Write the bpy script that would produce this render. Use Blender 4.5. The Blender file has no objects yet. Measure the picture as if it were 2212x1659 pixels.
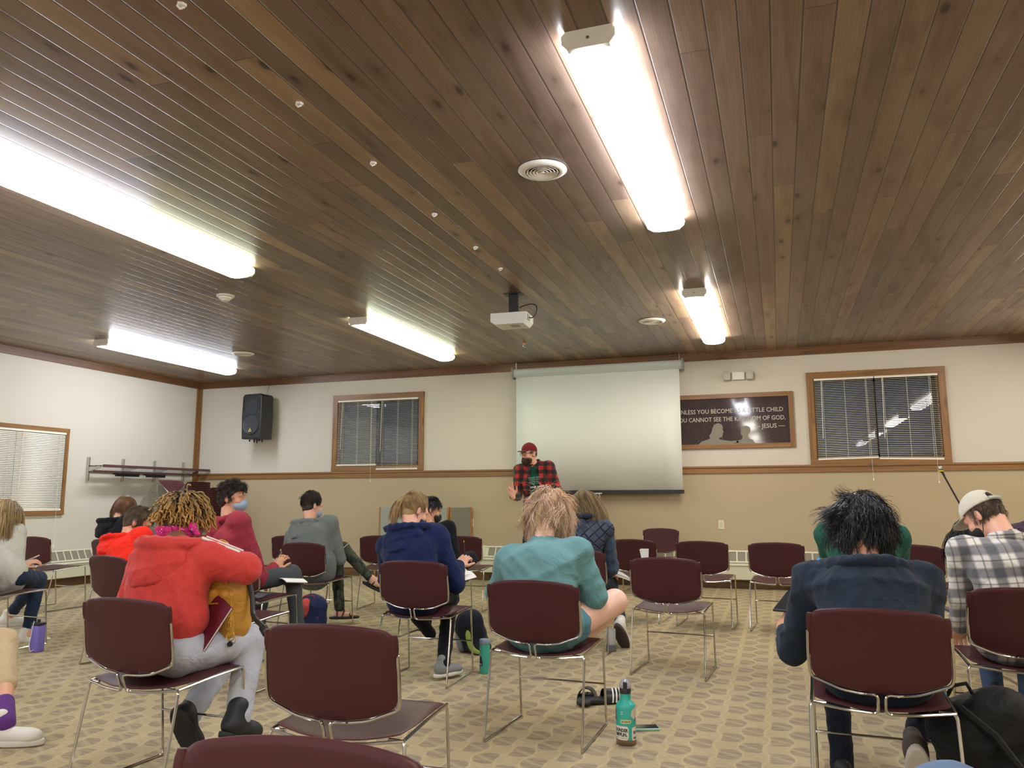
import bpy, bmesh, math, random
import numpy as np
from mathutils import Vector, Matrix
# ---------------------------------------------------------------- camera, world, exposure
S = bpy.context.scene
COL = S.collection
random.seed(7)
CAM_H = 1.2
FPX, YAW, PITCH, ROLL = 1685.8, 0.32633, 0.14454, -0.00277
def cam_axes():
    cy, sy, cp, sp = math.cos(YAW), math.sin(YAW), math.cos(PITCH), math.sin(PITCH)
    f = Vector((-sy * cp, cy * cp, sp)); r = Vector((cy, sy, 0)); u = r.cross(f)
    cr, sr = math.cos(ROLL), math.sin(ROLL)
    return cr * r + sr * u, -sr * r + cr * u, f
AX_R, AX_U, AX_F = cam_axes()
cd = bpy.data.cameras.new('camera'); cam = bpy.data.objects.new('camera', cd); COL.objects.link(cam)
cd.sensor_width = 36; cd.lens = FPX / 2212 * 36; cd.clip_start = 0.05
M = Matrix((AX_R, AX_U, -AX_F)).transposed().to_4x4(); M.translation = (0, 0, CAM_H)
cam.matrix_world = M
S.camera = cam
S.view_settings.view_transform = 'Standard'; S.view_settings.look = 'None'
S.view_settings.gamma = 1; S.view_settings.use_curve_mapping = False
S.view_settings.exposure = 1.62
wd = bpy.data.worlds.new('night'); S.world = wd; wd.use_nodes = True
wd.node_tree.nodes['Background'].inputs[0].default_value = (0.004, 0.006, 0.012, 1)
wd.node_tree.nodes['Background'].inputs[1].default_value = 1
LAMP = 10.5         # strength of every fluorescent lens

def at(px, py, Y):
    """world point at depth plane Y seen at photo position px, py (used to measure places)"""
    d = AX_F + AX_R * ((px - 1106) / FPX) - AX_U * ((py - 829.5) / FPX)
    t = Y / d.y
    return Vector((d.x * t, Y, CAM_H + d.z * t))
def floor_at(px, py, z=0.0):
    d = AX_F + AX_R * ((px - 1106) / FPX) - AX_U * ((py - 829.5) / FPX); t = (z - CAM_H) / d.z
    return np.array([d.x * t, d.y * t, z])
# ---------------------------------------------------------------- helpers
def tag(o, label=None, cat=None, group=None, kind=None):
    if label: o['label'] = label
    if cat: o['category'] = cat
    if group: o['group'] = group
    if kind: o['kind'] = kind
    return o
def empty(name, loc=(0, 0, 0), rz=0, label=None, cat=None, group=None, kind=None):
    o = bpy.data.objects.new(name, None); COL.objects.link(o)
    o.location = loc; o.rotation_euler = (0, 0, rz); o.empty_display_size = .1
    return tag(o, label, cat, group, kind)
def mesh_obj(name, V, F, mat, parent=None, smooth=False, mats=None, fm=None, sharp=None):
    me = bpy.data.meshes.new(name)
    me.from_pydata([tuple(v) for v in V], [], [tuple(f) for f in F])
    if mats:
        for m in mats: me.materials.append(m)
        if fm is not None: me.polygons.foreach_set('material_index', fm)
    else: me.materials.append(mat)
    if smooth: me.polygons.foreach_set('use_smooth', [True] * len(me.polygons))
    me.update()
    if smooth and sharp: me.set_sharp_from_angle(angle=math.radians(sharp))
    o = bpy.data.objects.new(name, me); COL.objects.link(o)
    if parent: o.parent = parent
    return o
class MB:
    """collects shapes for one mesh"""
    def __init__(s): s.V = []; s.F = []; s.m = []; s.mi = 0
    def add(s, V, F):
        n = len(s.V); s.V += [tuple(v) for v in V]; s.F += [tuple(i + n for i in f) for f in F]; s.m += [s.mi] * len(F); return s
    def box(s, x0, x1, y0, y1, z0, z1, bev=0, T=None):
        bm = bmesh.new()
        bmesh.ops.create_cube(bm, size=1)
        for v in bm.verts: v.co = Vector(((x0 + x1) / 2 + v.co.x * (x1 - x0), (y0 + y1) / 2 + v.co.y * (y1 - y0), (z0 + z1) / 2 + v.co.z * (z1 - z0)))
        if bev: bmesh.ops.bevel(bm, geom=bm.edges[:], offset=bev, segments=2, affect='EDGES', profile=.6)
        return s.bm(bm, T)
    def bm(s, bm, T=None):
        bm.verts.index_update()
        V = [(T @ v.co) if T else v.co.copy() for v in bm.verts]; F = [[v.index for v in f.verts] for f in bm.faces]
        bm.free(); return s.add(V, F)
    def cyl(s, a, b, r, r2=None, n=16, caps=True):
        return s.tube([a, b], [r, r if r2 is None else r2], n, caps)
    def tube(s, pts, r, n=8, caps=True, closed=False):
        P = [Vector(p) for p in pts]; k = len(P)
        R = r if hasattr(r, '__len__') else [r] * k
        V = []; F = []; up = None
        for i in range(k):
            if closed: t = (P[(i + 1) % k] - P[i - 1])
            else: t = P[min(i + 1, k - 1)] - P[max(i - 1, 0)]
            t = t.normalized() if t.length > 1e-9 else Vector((0, 0, 1))
            if up is None:
                up = Vector((0, 0, 1)) if abs(t.z) < .9 else Vector((1, 0, 0))
            a = t.cross(up); a = a.normalized() if a.length > 1e-6 else Vector((1, 0, 0)); b = a.cross(t).normalized(); up = b
            for j in range(n):
                w = 2 * math.pi * j / n; V.append(P[i] + (a * math.cos(w) + b * math.sin(w)) * R[i])
        for i in range(k if closed else k - 1):
            for j in range(n):
                i2 = (i + 1) % k
                F.append((i * n + j, i * n + (j + 1) % n, i2 * n + (j + 1) % n, i2 * n + j))
        if caps and not closed: F.append(tuple(range(n))[::-1]); F.append(tuple(range((k - 1) * n, k * n)))
        return s.add(V, [f[::-1] for f in F])
    def lathe(s, prof, c=(0, 0, 0), n=28, T=None):
        V = []; F = []
        for (r, z) in prof:
            for j in range(n):
                w = 2 * math.pi * j / n; p = Vector((c[0] + r * math.cos(w), c[1] + r * math.sin(w), c[2] + z)); V.append(T @ p if T else p)
        for i in range(len(prof) - 1):
            for j in range(n): F.append((i * n + j, i * n + (j + 1) % n, (i + 1) * n + (j + 1) % n, (i + 1) * n + j))
        if prof[0][0] > 1e-4: F.append(tuple(range(n))[::-1])
        if prof[-1][0] > 1e-4: F.append(tuple(range((len(prof) - 1) * n, len(prof) * n)))
        return s.add(V, F)
    def prism(s, poly, h0, h1, f=None):
        """poly: 2D outline, extruded from h0 to h1; f maps (u, v, h) to xyz"""
        f = f or (lambda u, v, h: (u, v, h)); n = len(poly)
        V = [f(u, v, h0) for u, v in poly] + [f(u, v, h1) for u, v in poly]
        F = [tuple(range(n))[::-1], tuple(range(n, 2 * n))] + [(i, (i + 1) % n, n + (i + 1) % n, n + i) for i in range(n)]
        return s.add(V, F)
    def build(s, name, mat, parent=None, smooth=False, mats=None, sharp=40):
        o = mesh_obj(name, s.V, s.F, mat, parent, smooth, mats, s.m if mats else None, sharp)
        bm = bmesh.new(); bm.from_mesh(o.data); bmesh.ops.recalc_face_normals(bm, faces=bm.faces); bm.to_mesh(o.data); bm.free()
        return o
def bez(pts, n=8):
    """smooth curve through the points"""
    P = [Vector(p) for p in pts]; out = []
    for i in range(len(P) - 1):
        a, b = P[i], P[i + 1]; m0 = (b - P[i - 1]) / 2 if i else b - a; m1 = (P[i + 2] - a) / 2 if i + 2 < len(P) else b - a
        for k in range(n):
            t = k / n; t2 = t * t; t3 = t2 * t
            out.append(a * (2 * t3 - 3 * t2 + 1) + m0 * (t3 - 2 * t2 + t) + b * (-2 * t3 + 3 * t2) + m1 * (t3 - t2))
    return out + [P[-1]]
def rounded(pts, r, n=5):
    """polyline with its inner corners rounded by radius r"""
    P = [Vector(p) for p in pts]; out = [P[0]]
    for i in range(1, len(P) - 1):
        a = (P[i - 1] - P[i]); b = (P[i + 1] - P[i]); rr = min(r, a.length * .45, b.length * .45)
        a = P[i] + a.normalized() * rr; b = P[i] + b.normalized() * rr
        for k in range(n + 1):
            t = k / n; out.append(a * (1 - t) ** 2 + P[i] * 2 * t * (1 - t) + b * t * t)
    return out + [P[-1]]
def copy_tree(o, parent=None):
    c = o.copy(); COL.objects.link(c)
    if parent: c.parent = parent
    for ch in list(o.children): copy_tree(ch, c)
    return c
def text_mesh(body, size, align='CENTER', extrude=.001, bold=0):
    cu = bpy.data.curves.new('t', 'FONT'); cu.body = body; cu.size = size; cu.align_x = align; cu.extrude = extrude; cu.offset = bold; cu.resolution_u = 2
    o = bpy.data.objects.new('t', cu); COL.objects.link(o)
    dg = bpy.context.evaluated_depsgraph_get(); me = bpy.data.meshes.new_from_object(o.evaluated_get(dg))
    V = [v.co.copy() for v in me.vertices]; F = [tuple(p.vertices) for p in me.polygons]
    bpy.data.objects.remove(o); bpy.data.meshes.remove(me); bpy.data.curves.remove(cu)
    return V, F
# ---------------------------------------------------------------- materials
class NT:
    def __init__(s, name):
        s.mat = bpy.data.materials.new(name); s.mat.use_nodes = True; s.t = s.mat.node_tree; s.n = s.t.nodes
        s.b = s.n['Principled BSDF']
    def node(s, typ, **k):
        x = s.n.new(typ)
        for a, v in k.items():
            if a == 'ins':
                for kk, vv in v.items(): s.set(x.inputs[kk], vv)
            else: setattr(x, a, v)
        return x
    def set(s, inp, v):
        if hasattr(v, 'is_output') or isinstance(v, bpy.types.NodeSocket): s.t.links.new(v, inp)
        elif isinstance(v, (tuple, list)) and len(v) == 3 and inp.type == 'RGBA': inp.default_value = (*v, 1)
        else: inp.default_value = v
    def math(s, op, a, b=None, c=None, clamp=False):
        x = s.node('ShaderNodeMath', operation=op, use_clamp=clamp)
        for i, v in enumerate((a, b, c)):
            if v is not None: s.set(x.inputs[i], v)
        return x.outputs[0]
    def mix(s, f, a, b, mode='MIX'):
        x = s.node('ShaderNodeMix', data_type='RGBA', blend_type=mode)
        s.set(x.inputs[0], f); s.set(x.inputs[6], a); s.set(x.inputs[7], b); return x.outputs[2]
    def obj(s): return s.node('ShaderNodeTexCoord').outputs['Object']
    def mapping(s, vec, sc=(1, 1, 1), loc=(0, 0, 0), rot=(0, 0, 0)):
        x = s.node('ShaderNodeMapping'); s.set(x.inputs[0], vec); x.inputs['Scale'].default_value = sc; x.inputs['Location'].default_value = loc; x.inputs['Rotation'].default_value = rot
        return x.outputs[0]
    def noise(s, vec, scale, detail=3, rough=.5, dist=0, dim='3D'):
        x = s.node('ShaderNodeTexNoise', noise_dimensions=dim)
        if vec is not None: s.set(x.inputs['Vector'], vec)
        x.inputs['Scale'].default_value = scale; x.inputs['Detail'].default_value = detail; x.inputs['Roughness'].default_value = rough; x.inputs['Distortion'].default_value = dist
        return x.outputs[0]
    def ramp(s, f, stops):
        x = s.node('ShaderNodeValToRGB'); s.set(x.inputs[0], f); e = x.color_ramp.elements
        while len(e) < len(stops): e.new(.5)
        for i, (p, c) in enumerate(stops): e[i].position = p; e[i].color = (*c, 1) if len(c) == 3 else c
        return x.outputs[0]
    def bump(s, h, strength=.3, dist=.01, normal=None):
        x = s.node('ShaderNodeBump'); s.set(x.inputs['Height'], h); x.inputs['Strength'].default_value = strength; x.inputs['Distance'].default_value = dist
        if normal is not None: s.set(x.inputs['Normal'], normal)
        return x.outputs[0]
    def out(s, col=None, rough=None, normal=None, metal=None, **k):
        b = s.b.inputs
        if col is not None: s.set(b['Base Color'], col)
        if rough is not None: s.set(b['Roughness'], rough)
        if normal is not None: s.set(b['Normal'], normal)
        if metal is not None: b['Metallic'].default_value = metal
        for kk, v in k.items(): s.set(b[kk.replace('_', ' ')], v)
        return s.mat
MC = {}
def simple(name, col, rough=.5, metal=0, bumpsc=None, bumpst=.1, var=0, **k):
    if name in MC: return MC[name]
    n = NT(name); co = n.obj(); c = col
    if var: c = n.mix(n.math('MULTIPLY', n.noise(co, 9, 4), 1), tuple(x * (1 - var) for x in col), tuple(min(1, x * (1 + var)) for x in col))
    nm = n.bump(n.noise(co, bumpsc, 4), bumpst, .004) if bumpsc else None
    MC[name] = n.out(c, rough, nm, metal, **k); return MC[name]
def srgb(r, g, b):
    f = lambda c: (c / 255 / 12.92) if c <= 10 else ((c / 255 + .055) / 1.055) ** 2.4
    return (f(r), f(g), f(b))
# wood of the ceiling: boards running in depth (Y), random tone per board, knots, grain, dark grooves
def wood_planks():
    n = NT('ceiling_pine'); co = n.obj(); sp = n.node('ShaderNodeSeparateXYZ', ins={0: co})
    x, y = sp.outputs[0], sp.outputs[1]
    W = .1305
    u = n.math('DIVIDE', n.math('ADD', x, 20 + .035), W); bid = n.math('FLOOR', u); fu = n.math('FRACT', u)
    wn = n.node('ShaderNodeTexWhiteNoise', noise_dimensions='1D'); n.set(wn.inputs['W'], bid)
    yy = n.math('DIVIDE', n.math('ADD', n.math('ADD', y, 30), n.math('MULTIPLY', wn.outputs[0], 9)), 3.7)
    seg = n.math('FLOOR', yy); fy = n.math('FRACT', yy)
    wn2 = n.node('ShaderNodeTexWhiteNoise', noise_dimensions='2D')
    cb = n.node('ShaderNodeCombineXYZ'); n.set(cb.inputs[0], bid); n.set(cb.inputs[1], seg); n.set(wn2.inputs['Vector'], cb.outputs[0])
    rnd = wn2.outputs[0]
    tone = n.ramp(rnd, [(0, (.205, .148, .115)), (.35, (.245, .176, .132)), (.65, (.28, .200, .142)), (.85, (.34, .242, .160)), (1, (.39, .278, .172))])
    # grain coordinates offset per board
    off = n.node('ShaderNodeCombineXYZ'); n.set(off.inputs[0], n.math('MULTIPLY', rnd, 40)); n.set(off.inputs[1], n.math('MULTIPLY', rnd, 17)); n.set(off.inputs[2], rnd)
    va = n.node('ShaderNodeVectorMath', operation='ADD'); n.set(va.inputs[0], co); n.set(va.inputs[1], off.outputs[0])
    g1 = n.noise(n.mapping(va.outputs[0], (30, 1.6, 1)), 1, 5, .6, .6)
    g2 = n.noise(n.mapping(va.outputs[0], (7, .8, 1)), 1, 4, .55, 1.2)
    wv = n.node('ShaderNodeTexWave', wave_type='BANDS', bands_direction='X'); n.set(wv.inputs['Vector'], n.mapping(va.outputs[0], (9, .35, 1)))
    wv.inputs['Scale'].default_value = 2.4; wv.inputs['Distortion'].default_value = 9; wv.inputs['Detail'].default_value = 2; wv.inputs['Detail Scale'].default_value = .6
    col = n.mix(n.ramp(g1, [(.35, (0, 0, 0)), (.7, (1, 1, 1))]), tone, n.mix(1, tone, (.80, .76, .72), 'MULTIPLY'))
    col = n.mix(n.ramp(g2, [(.45, (0, 0, 0)), (.75, (.85, .85, .85))]), col, n.mix(1, col, (.62, .55, .52), 'MULTIPLY'))
    col = n.mix(n.math('MULTIPLY', wv.outputs[1], .35), col, n.mix(1, col, (.66, .58, .5), 'MULTIPLY'))
    # knots
    vo = n.node('ShaderNodeTexVoronoi', feature='F1'); n.set(vo.inputs['Vector'], n.mapping(va.outputs[0], (6.5, 2.6, 1))); vo.inputs['Scale'].default_value = 1; vo.inputs['Randomness'].default_value = 1
    dist = n.math('ADD', vo.outputs['Distance'], n.math('MULTIPLY', n.math('SUBTRACT', n.noise(va.outputs[0], 22, 2), .5), .12))
    rk = n.node('ShaderNodeSeparateColor', ins={0: vo.outputs['Color']}).outputs[0]
    knot = n.math('MULTIPLY', n.ramp(dist, [(.06, (1, 1, 1)), (.15, (0, 0, 0))]), n.math('GREATER_THAN', rk, .25))
    halo = n.math('MULTIPLY', n.ramp(dist, [(.08, (1, 1, 1)), (.36, (0, 0, 0))]), n.math('GREATER_THAN', rk, .25))
    col = n.mix(n.math('MULTIPLY', halo, .45), col, n.mix(1, col, (.5, .4, .35), 'MULTIPLY'))
    col = n.mix(n.math('MULTIPLY', knot, .85), col, (.035, .018, .010))
    # grooves between the boards, butt joints
    gd = n.math('ABSOLUTE', n.math('SUBTRACT', fu, .5))
    groove = n.ramp(gd, [(.462, (0, 0, 0)), (.488, (1, 1, 1))])
    joint = n.math('GREATER_THAN', n.math('ABSOLUTE', n.math('SUBTRACT', fy, .5)), .4992)
    col = n.mix(n.math('MULTIPLY', groove, .8), col, (.03, .016, .010))
    col = n.mix(n.math('MULTIPLY', joint, .7), col, (.04, .02, .012))
    h = n.math('SUBTRACT', n.math('MULTIPLY', g1, .05), groove)
    cup = n.math('MULTIPLY', n.math('MULTIPLY', gd, gd), -.9)
    nm = n.bump(n.math('ADD', h, cup), .30, .005)
    rough = n.math('ADD', n.math('MULTIPLY', g2, .16), .27)
    return n.out(col, rough, nm, Specular_IOR_Level=.45)
def wood(name, col, axis=0, rough=.4, dark=.55):
    n = NT(name); co = n.obj(); sc = [22, 22, 22]; sc[axis] = 1.1
    g = n.noise(n.mapping(co, tuple(sc)), 1, 5, .6, .7)
    sc2 = [5, 5, 5]; sc2[axis] = 1.2
    vo = n.node('ShaderNodeTexVoronoi'); n.set(vo.inputs['Vector'], n.mapping(co, tuple(sc2)))
    vo.inputs['Scale'].default_value = 1
    d = n.math('ADD', vo.outputs['Distance'], n.math('MULTIPLY', n.noise(co, 15, 2), .08))
    kn = n.ramp(d, [(.1, (1, 1, 1)), (.17, (0, 0, 0))])
    c = n.mix(n.ramp(g, [(.35, (0, 0, 0)), (.7, (1, 1, 1))]), col, tuple(v * dark for v in col))
    c = n.mix(n.math('MULTIPLY', kn, .7), c, tuple(v * .28 for v in col))
    return n.out(c, rough, n.bump(g, .12, .002))
def carpet():
    n = NT('patterned_carpet'); co = n.obj(); sp = n.node('ShaderNodeSeparateXYZ', ins={0: co}); x, y = sp.outputs[0], sp.outputs[1]
    CW, RH = .117, .272
    v0 = n.math('DIVIDE', y, RH)
    wob = n.math('MULTIPLY', n.math('SINE', n.math('MULTIPLY', v0, 2 * math.pi)), .13)
    u = n.math('ADD', n.math('ADD', n.math('DIVIDE', x, CW), 200), wob)
    ci = n.math('FLOOR', u); fu = n.math('SUBTRACT', n.math('FRACT', u), .5)
    par = n.math('MODULO', ci, 2)
    v = n.math('ADD', n.math('ADD', v0, n.math('MULTIPLY', par, .5)), 100)
    fv = n.math('SUBTRACT', n.math('FRACT', n.math('ADD', v, .25)), .5)
    # light winding line at the borders
    edge = n.ramp(n.math('ABSOLUTE', fu), [(.43, (0, 0, 0)), (.475, (1, 1, 1))])
    # rounded dark patch: superellipse, broken into two bars
    sx = n.math('POWER', n.math('ABSOLUTE', n.math('DIVIDE', fu, .49)), 2.6)
    sy = n.math('POWER', n.math('ABSOLUTE', n.math('DIVIDE', fv, .29)), 2.6)
    r = n.math('ADD', sx, sy)
    patch = n.ramp(r, [(.82, (1, 1, 1)), (1.0, (0, 0, 0))])
    strk = n.noise(n.mapping(co, (7, 90, 1)), 1, 3, .6)
    diag = n.math('ADD', fv, n.math('MULTIPLY', fu, .28))
    bars = n.ramp(n.math('ABSOLUTE', diag), [(0, (.15, .15, .15)), (.09, (1, 1, 1))])
    bar2 = n.math('MULTIPLY', bars, n.ramp(strk, [(.36, (.15, .15, .15)), (.56, (1, 1, 1))]))
    dark = n.math('MULTIPLY', patch, bar2)
    fine = n.noise(n.mapping(co, (260, 130, 1)), 1, 2, .7)
    base = n.mix(fine, srgb(150, 134, 102), srgb(200, 186, 148))
    fine2 = n.noise(n.mapping(co, (18, 160, 1)), 1, 3, .7)
    base = n.mix(n.math('MULTIPLY', n.ramp(fine2, [(.45, (0, 0, 0)), (.62, (1, 1, 1))]), .38), base, srgb(124, 108, 84))
    dk = n.mix(fine, srgb(102, 90, 80), srgb(140, 126, 110))
    c = n.mix(n.math('MULTIPLY', dark, .74), base, dk)
    c = n.mix(n.math('MULTIPLY', edge, .22), c, srgb(205, 189, 142))
    big = n.noise(co, .8, 3)
    c = n.mix(n.math('MULTIPLY', n.ramp(big, [(.4, (0, 0, 0)), (.7, (1, 1, 1))]), .12), c, srgb(110, 92, 66))
    nm = n.bump(n.math('ADD', n.math('MULTIPLY', fine, .6), n.math('MULTIPLY', strk, .4)), .35, .004)
    return n.out(c, .95, nm, Specular_IOR_Level=.15)
def paint(name, col):
    n = NT(name); co = n.obj(); g = n.noise(co, 160, 3); b = n.noise(co, .7, 3)
    c = n.mix(b, tuple(v * .96 for v in col), tuple(min(1, v * 1.03) for v in col))
    return n.out(c, .6, n.bump(g, .08, .002), Specular_IOR_Level=.35)
def emit(name, col, s):
    n = NT(name); n.set(n.b.inputs['Emission Color'], col); n.b.inputs['Emission Strength'].default_value = s
    return n.out((.85, .85, .82), .4)
def cloth(name, col, var=.12, folds=.5, fsc=7, weave=350, rough=.9, sheen=.06, col2=None, st=(1, 1, 1)):
    if name in MC: return MC[name]
    n = NT(name); co = n.obj()
    f1 = n.noise(n.mapping(co, st), fsc, 3, .5, 1.3); f2 = n.noise(co, weave, 2)
    lo = col2 or tuple(v * (1 - var) for v in col)
    c = n.mix(n.noise(co, 30, 5, .65), lo, tuple(min(1, v * (1 + var)) for v in col))
    nm = n.bump(f2, .12, .0015, n.bump(f1, folds, .03))
    MC[name] = n.out(c, rough, nm, Sheen_Weight=sheen, Specular_IOR_Level=.2); return MC[name]
def skin_mat(name, col):
    if name in MC: return MC[name]
    n = NT(name); co = n.obj(); g = n.noise(co, 25, 4)
    c = n.mix(g, tuple(v * .93 for v in col), tuple(min(1, v * 1.05) for v in col))
    MC[name] = n.out(c, .5, n.bump(n.noise(co, 250, 2), .06, .001), Subsurface_Weight=.12, Subsurface_Radius=(.012, .005, .003), Subsurface_Scale=1.0); return MC[name]
def hair_mat(name, c1, c2, rough=.45):
    if name in MC: return MC[name]
    n = NT(name); a = n.node('ShaderNodeAttribute', attribute_name='tone')
    c = n.mix(a.outputs['Fac'], c1, c2)
    MC[name] = n.out(c, rough, Specular_IOR_Level=.5); return MC[name]
MAT = dict(
    ceil=wood_planks(), floor=carpet(), cream=paint('cream_wall', srgb(206, 200, 186)), tan=paint('tan_wall', srgb(180, 164, 134)),
    trimx=wood('trim_wood_x', srgb(150, 108, 62), 0), trimy=wood('trim_wood_y', srgb(150, 108, 62), 1), trimz=wood('trim_wood_z', srgb(150, 108, 62), 2),
    base=wood('baseboard_wood', srgb(112, 80, 46), 0), crown=wood('crown_wood', srgb(120, 82, 50), 0),
    plum=None, chrome=simple('chrome', (.56, .55, .53), .14, 1), white=simple('white_plastic', srgb(228, 226, 218), .4), offwhite=simple('ivory_plastic', srgb(212, 208, 176), .5),
    blackp=simple('black_plastic', (.018, .018, .02), .42), black=simple('black_matte', (.010, .010, .011), .75), heater=simple('heater_enamel', srgb(206, 203, 178), .5),
    grille=simple('heater_grille', srgb(132, 126, 108), .6), slat=simple('blind_slat', srgb(232, 228, 214), .45), glass=None, dark=simple('bronze_frame', (.03, .024, .02), .5),
    screen=simple('screen_fabric', srgb(230, 236, 228), .9), housing=simple('screen_case', srgb(176, 184, 178), .45), metal=simple('grey_metal', (.42, .42, .42), .35, 1),
    paper=simple('paper', srgb(236, 236, 232), .85), gold=simple('gold_metal', srgb(212, 170, 70), .42, .7))
def plum():
    n = NT('plum_plastic'); co = n.obj(); g = n.noise(co, 700, 2, .6); b = n.noise(co, 4, 3)
    c = n.mix(g, srgb(54, 24, 26), srgb(80, 42, 45)); c = n.mix(n.math('MULTIPLY', b, .25), c, srgb(90, 50, 53))
    return n.out(c, .42, n.bump(g, .15, .001), Specular_IOR_Level=.22)
MAT['plum'] = plum()
def glassm():
    n = NT('window_glass'); n.b.inputs['Transmission Weight'].default_value = 1; n.b.inputs['IOR'].default_value = 1.5
    return n.out((.9, .92, .92), .01)
MAT['glass'] = glassm()
# ---------------------------------------------------------------- room
XL, XR, YB, YF, ZC = -9.5, 5.2, 11.05, -11.3, 3.19
def struct(name, mb, mat, parent=None, smooth=False, mats=None):
    o = mb.build(name, mat, parent, smooth, mats)
    if not parent: tag(o, kind='structure')
    return o
struct('floor', MB().box(XL - .2, XR + .2, YF - .2, YB + .2, -.12, 0), MAT['floor'])
struct('ceiling', MB().box(XL - .2, XR + .2, YF - .2, YB + .2, ZC, ZC + .12), MAT['ceil'])
W2 = (-6.72, -5.27, 1.70, 2.765); W3 = (.50, 1.985, 1.69, 2.755)   # openings on the back wall
ZR = 1.60
def wall_with_holes(a0, a1, z0, z1, holes, f, T=.16):
    """wall from boxes around its holes; f maps (a0, a1, z0, z1) to a box"""
    mb = MB(); x = a0
    for (h0, h1, hz0, hz1) in sorted(holes):
        f(mb, x, h0, z0, z1)
        if hz0 > z0: f(mb, h0, h1, z0, hz0)
        if hz1 < z1: f(mb, h0, h1, hz1, z1)
        x = h1
    f(mb, x, a1, z0, z1); return mb
fb = lambda mb, a, b, z0, z1: mb.box(a, b, YB, YB + .16, z0, z1)
mb = wall_with_holes(XL - .2, XR + .2, ZR, ZC, [W2, W3], fb); k = len(mb.F)
mb.mi = 1; fb(mb, XL - .2, XR + .2, 0, ZR)
struct('wall_back', mb, None, mats=[MAT['cream'], MAT['tan']])
W1 = (6.9, 8.39, 1.04, 2.12)
fl = lambda mb, a, b, z0, z1: mb.box(XL - .16, XL, a, b, z0, z1)
struct('wall_left', wall_with_holes(YF - .2, YB, 0, ZC, [W1], fl), MAT['cream'])
struct('wall_right', MB().box(XR, XR + .16, YF - .2, YB + .2, 0, ZC), MAT['cream'])
struct('wall_front', MB().box(XL - .2, XR + .2, YF - .16, YF, 0, ZC), MAT['cream'])
struct('trim_1', MB().box(XL, XR, YB - .035, YB, 3.085, ZC).box(XL, XR, YB - .05, YB, ZC - .02, ZC), MAT['crown'])
struct('trim_2', MB().box(XL, XL + .035, YF, YB, 3.085, ZC), wood('crown_wood_y', srgb(120, 82, 50), 1))
struct('trim_3', MB().box(XL, XL + .07, YB - .03, YB, .15, 3.09).box(XL, XL + .02, YB - .07, YB - .03, .15, 3.09), MAT['trimz'])
struct('trim_4', MB().box(XL + .07, XR, YB - .022, YB, 1.52, 1.605).box(XL + .07, XR, YB - .04, YB, 1.592, 1.617, .003), MAT['trimx'])
struct('baseboard_back', MB().box(XL, XR, YB - .02, YB, 0, .125), MAT['base'])
struct('baseboard_left', MB().box(XL, XL + .02, YF, YB, 0, .125), wood('baseboard_wood_y', srgb(112, 80, 46), 1))
# windows: casing, sliding sashes, panes, black night outside
def window(name, o, face, mat_h, mat_v, casing=.095, sill=.12, mull=None):
    a0, a1, z0, z1 = o
    def B(mb, u0, u1, d0, d1, w0, w1, bev=0):   # d: distance into the room from the wall face
        if face == 'back': mb.box(u0, u1, YB - d1, YB - d0, w0, w1, bev)
        else: mb.box(XL + d0, XL + d1, u0, u1, w0, w1, bev)
    root = empty(name, ((a0 + a1) / 2, YB, z0) if face == 'back' else (XL, (a0 + a1) / 2, z0), kind='structure')
    inv = Matrix.Translation(root.location).inverted()
    def fin(mb, nm, mat, par=root):
        mb.V = [inv @ Vector(v) for v in mb.V]; ob = mb.build(nm, mat, par); return ob
    m = MB(); B(m, a0 - casing, a0, 0, .028, z0 - .0, z1 + casing, .003); B(m, a1, a1 + casing, 0, .028, z0, z1 + casing, .003); fin(m, 'side_casing', mat_v)
    m = MB(); B(m, a0 - casing, a1 + casing, 0, .030, z1, z1 + casing, .003); fin(m, 'head_casing', mat_h)
    m = MB(); B(m, a0 - casing, a1 + casing, 0, .034, z0 - sill + .02, z0, .003); fin(m, 'sill_casing', mat_h)
    m = MB(); t = .015
    B(m, a0 - .001, a0 + t, -.13, 0, z0, z1); B(m, a1 - t, a1 + .001, -.13, 0, z0, z1); B(m, a0, a1, -.13, 0, z1 - t, z1); B(m, a0, a1, -.13, 0, z0, z0 + t); fin(m, 'jamb_liner', mat_v)
    m = MB(); mid = mull if mull else (a0 + a1) / 2
    for u0, u1, d in ((a0 + t, mid + .025, -.075), (mid - .025, a1 - t, -.105)):
        B(m, u0, u0 + .045, d - .025, d, z0 + t, z1 - t); B(m, u1 - .045, u1, d - .025, d, z0 + t, z1 - t)
        B(m, u0, u1, d - .025, d, z0 + t, z0 + t + .045); B(m, u0, u1, d - .025, d, z1 - t - .045, z1 - t)
    fin(m, 'sash', MAT['dark'])
    for u0, u1, d in ((a0 + t + .045, mid - .02, -.085), (mid + .02, a1 - t - .045, -.115)):
        m = MB(); B(m, u0, u1, d - .006, d, z0 + t + .045, z1 - t - .045); fin(m, 'pane', MAT['glass'])
    return root
window('window_1', W1, 'left', MAT['trimy'], MAT['trimz'], casing=.06, sill=.08)
window('window_2', W2, 'back', MAT['trimx'], MAT['trimz'], casing=.085, sill=.10)
window('window_3', W3, 'back', MAT['trimx'], MAT['trimz'], casing=.085, sill=.10)
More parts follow.
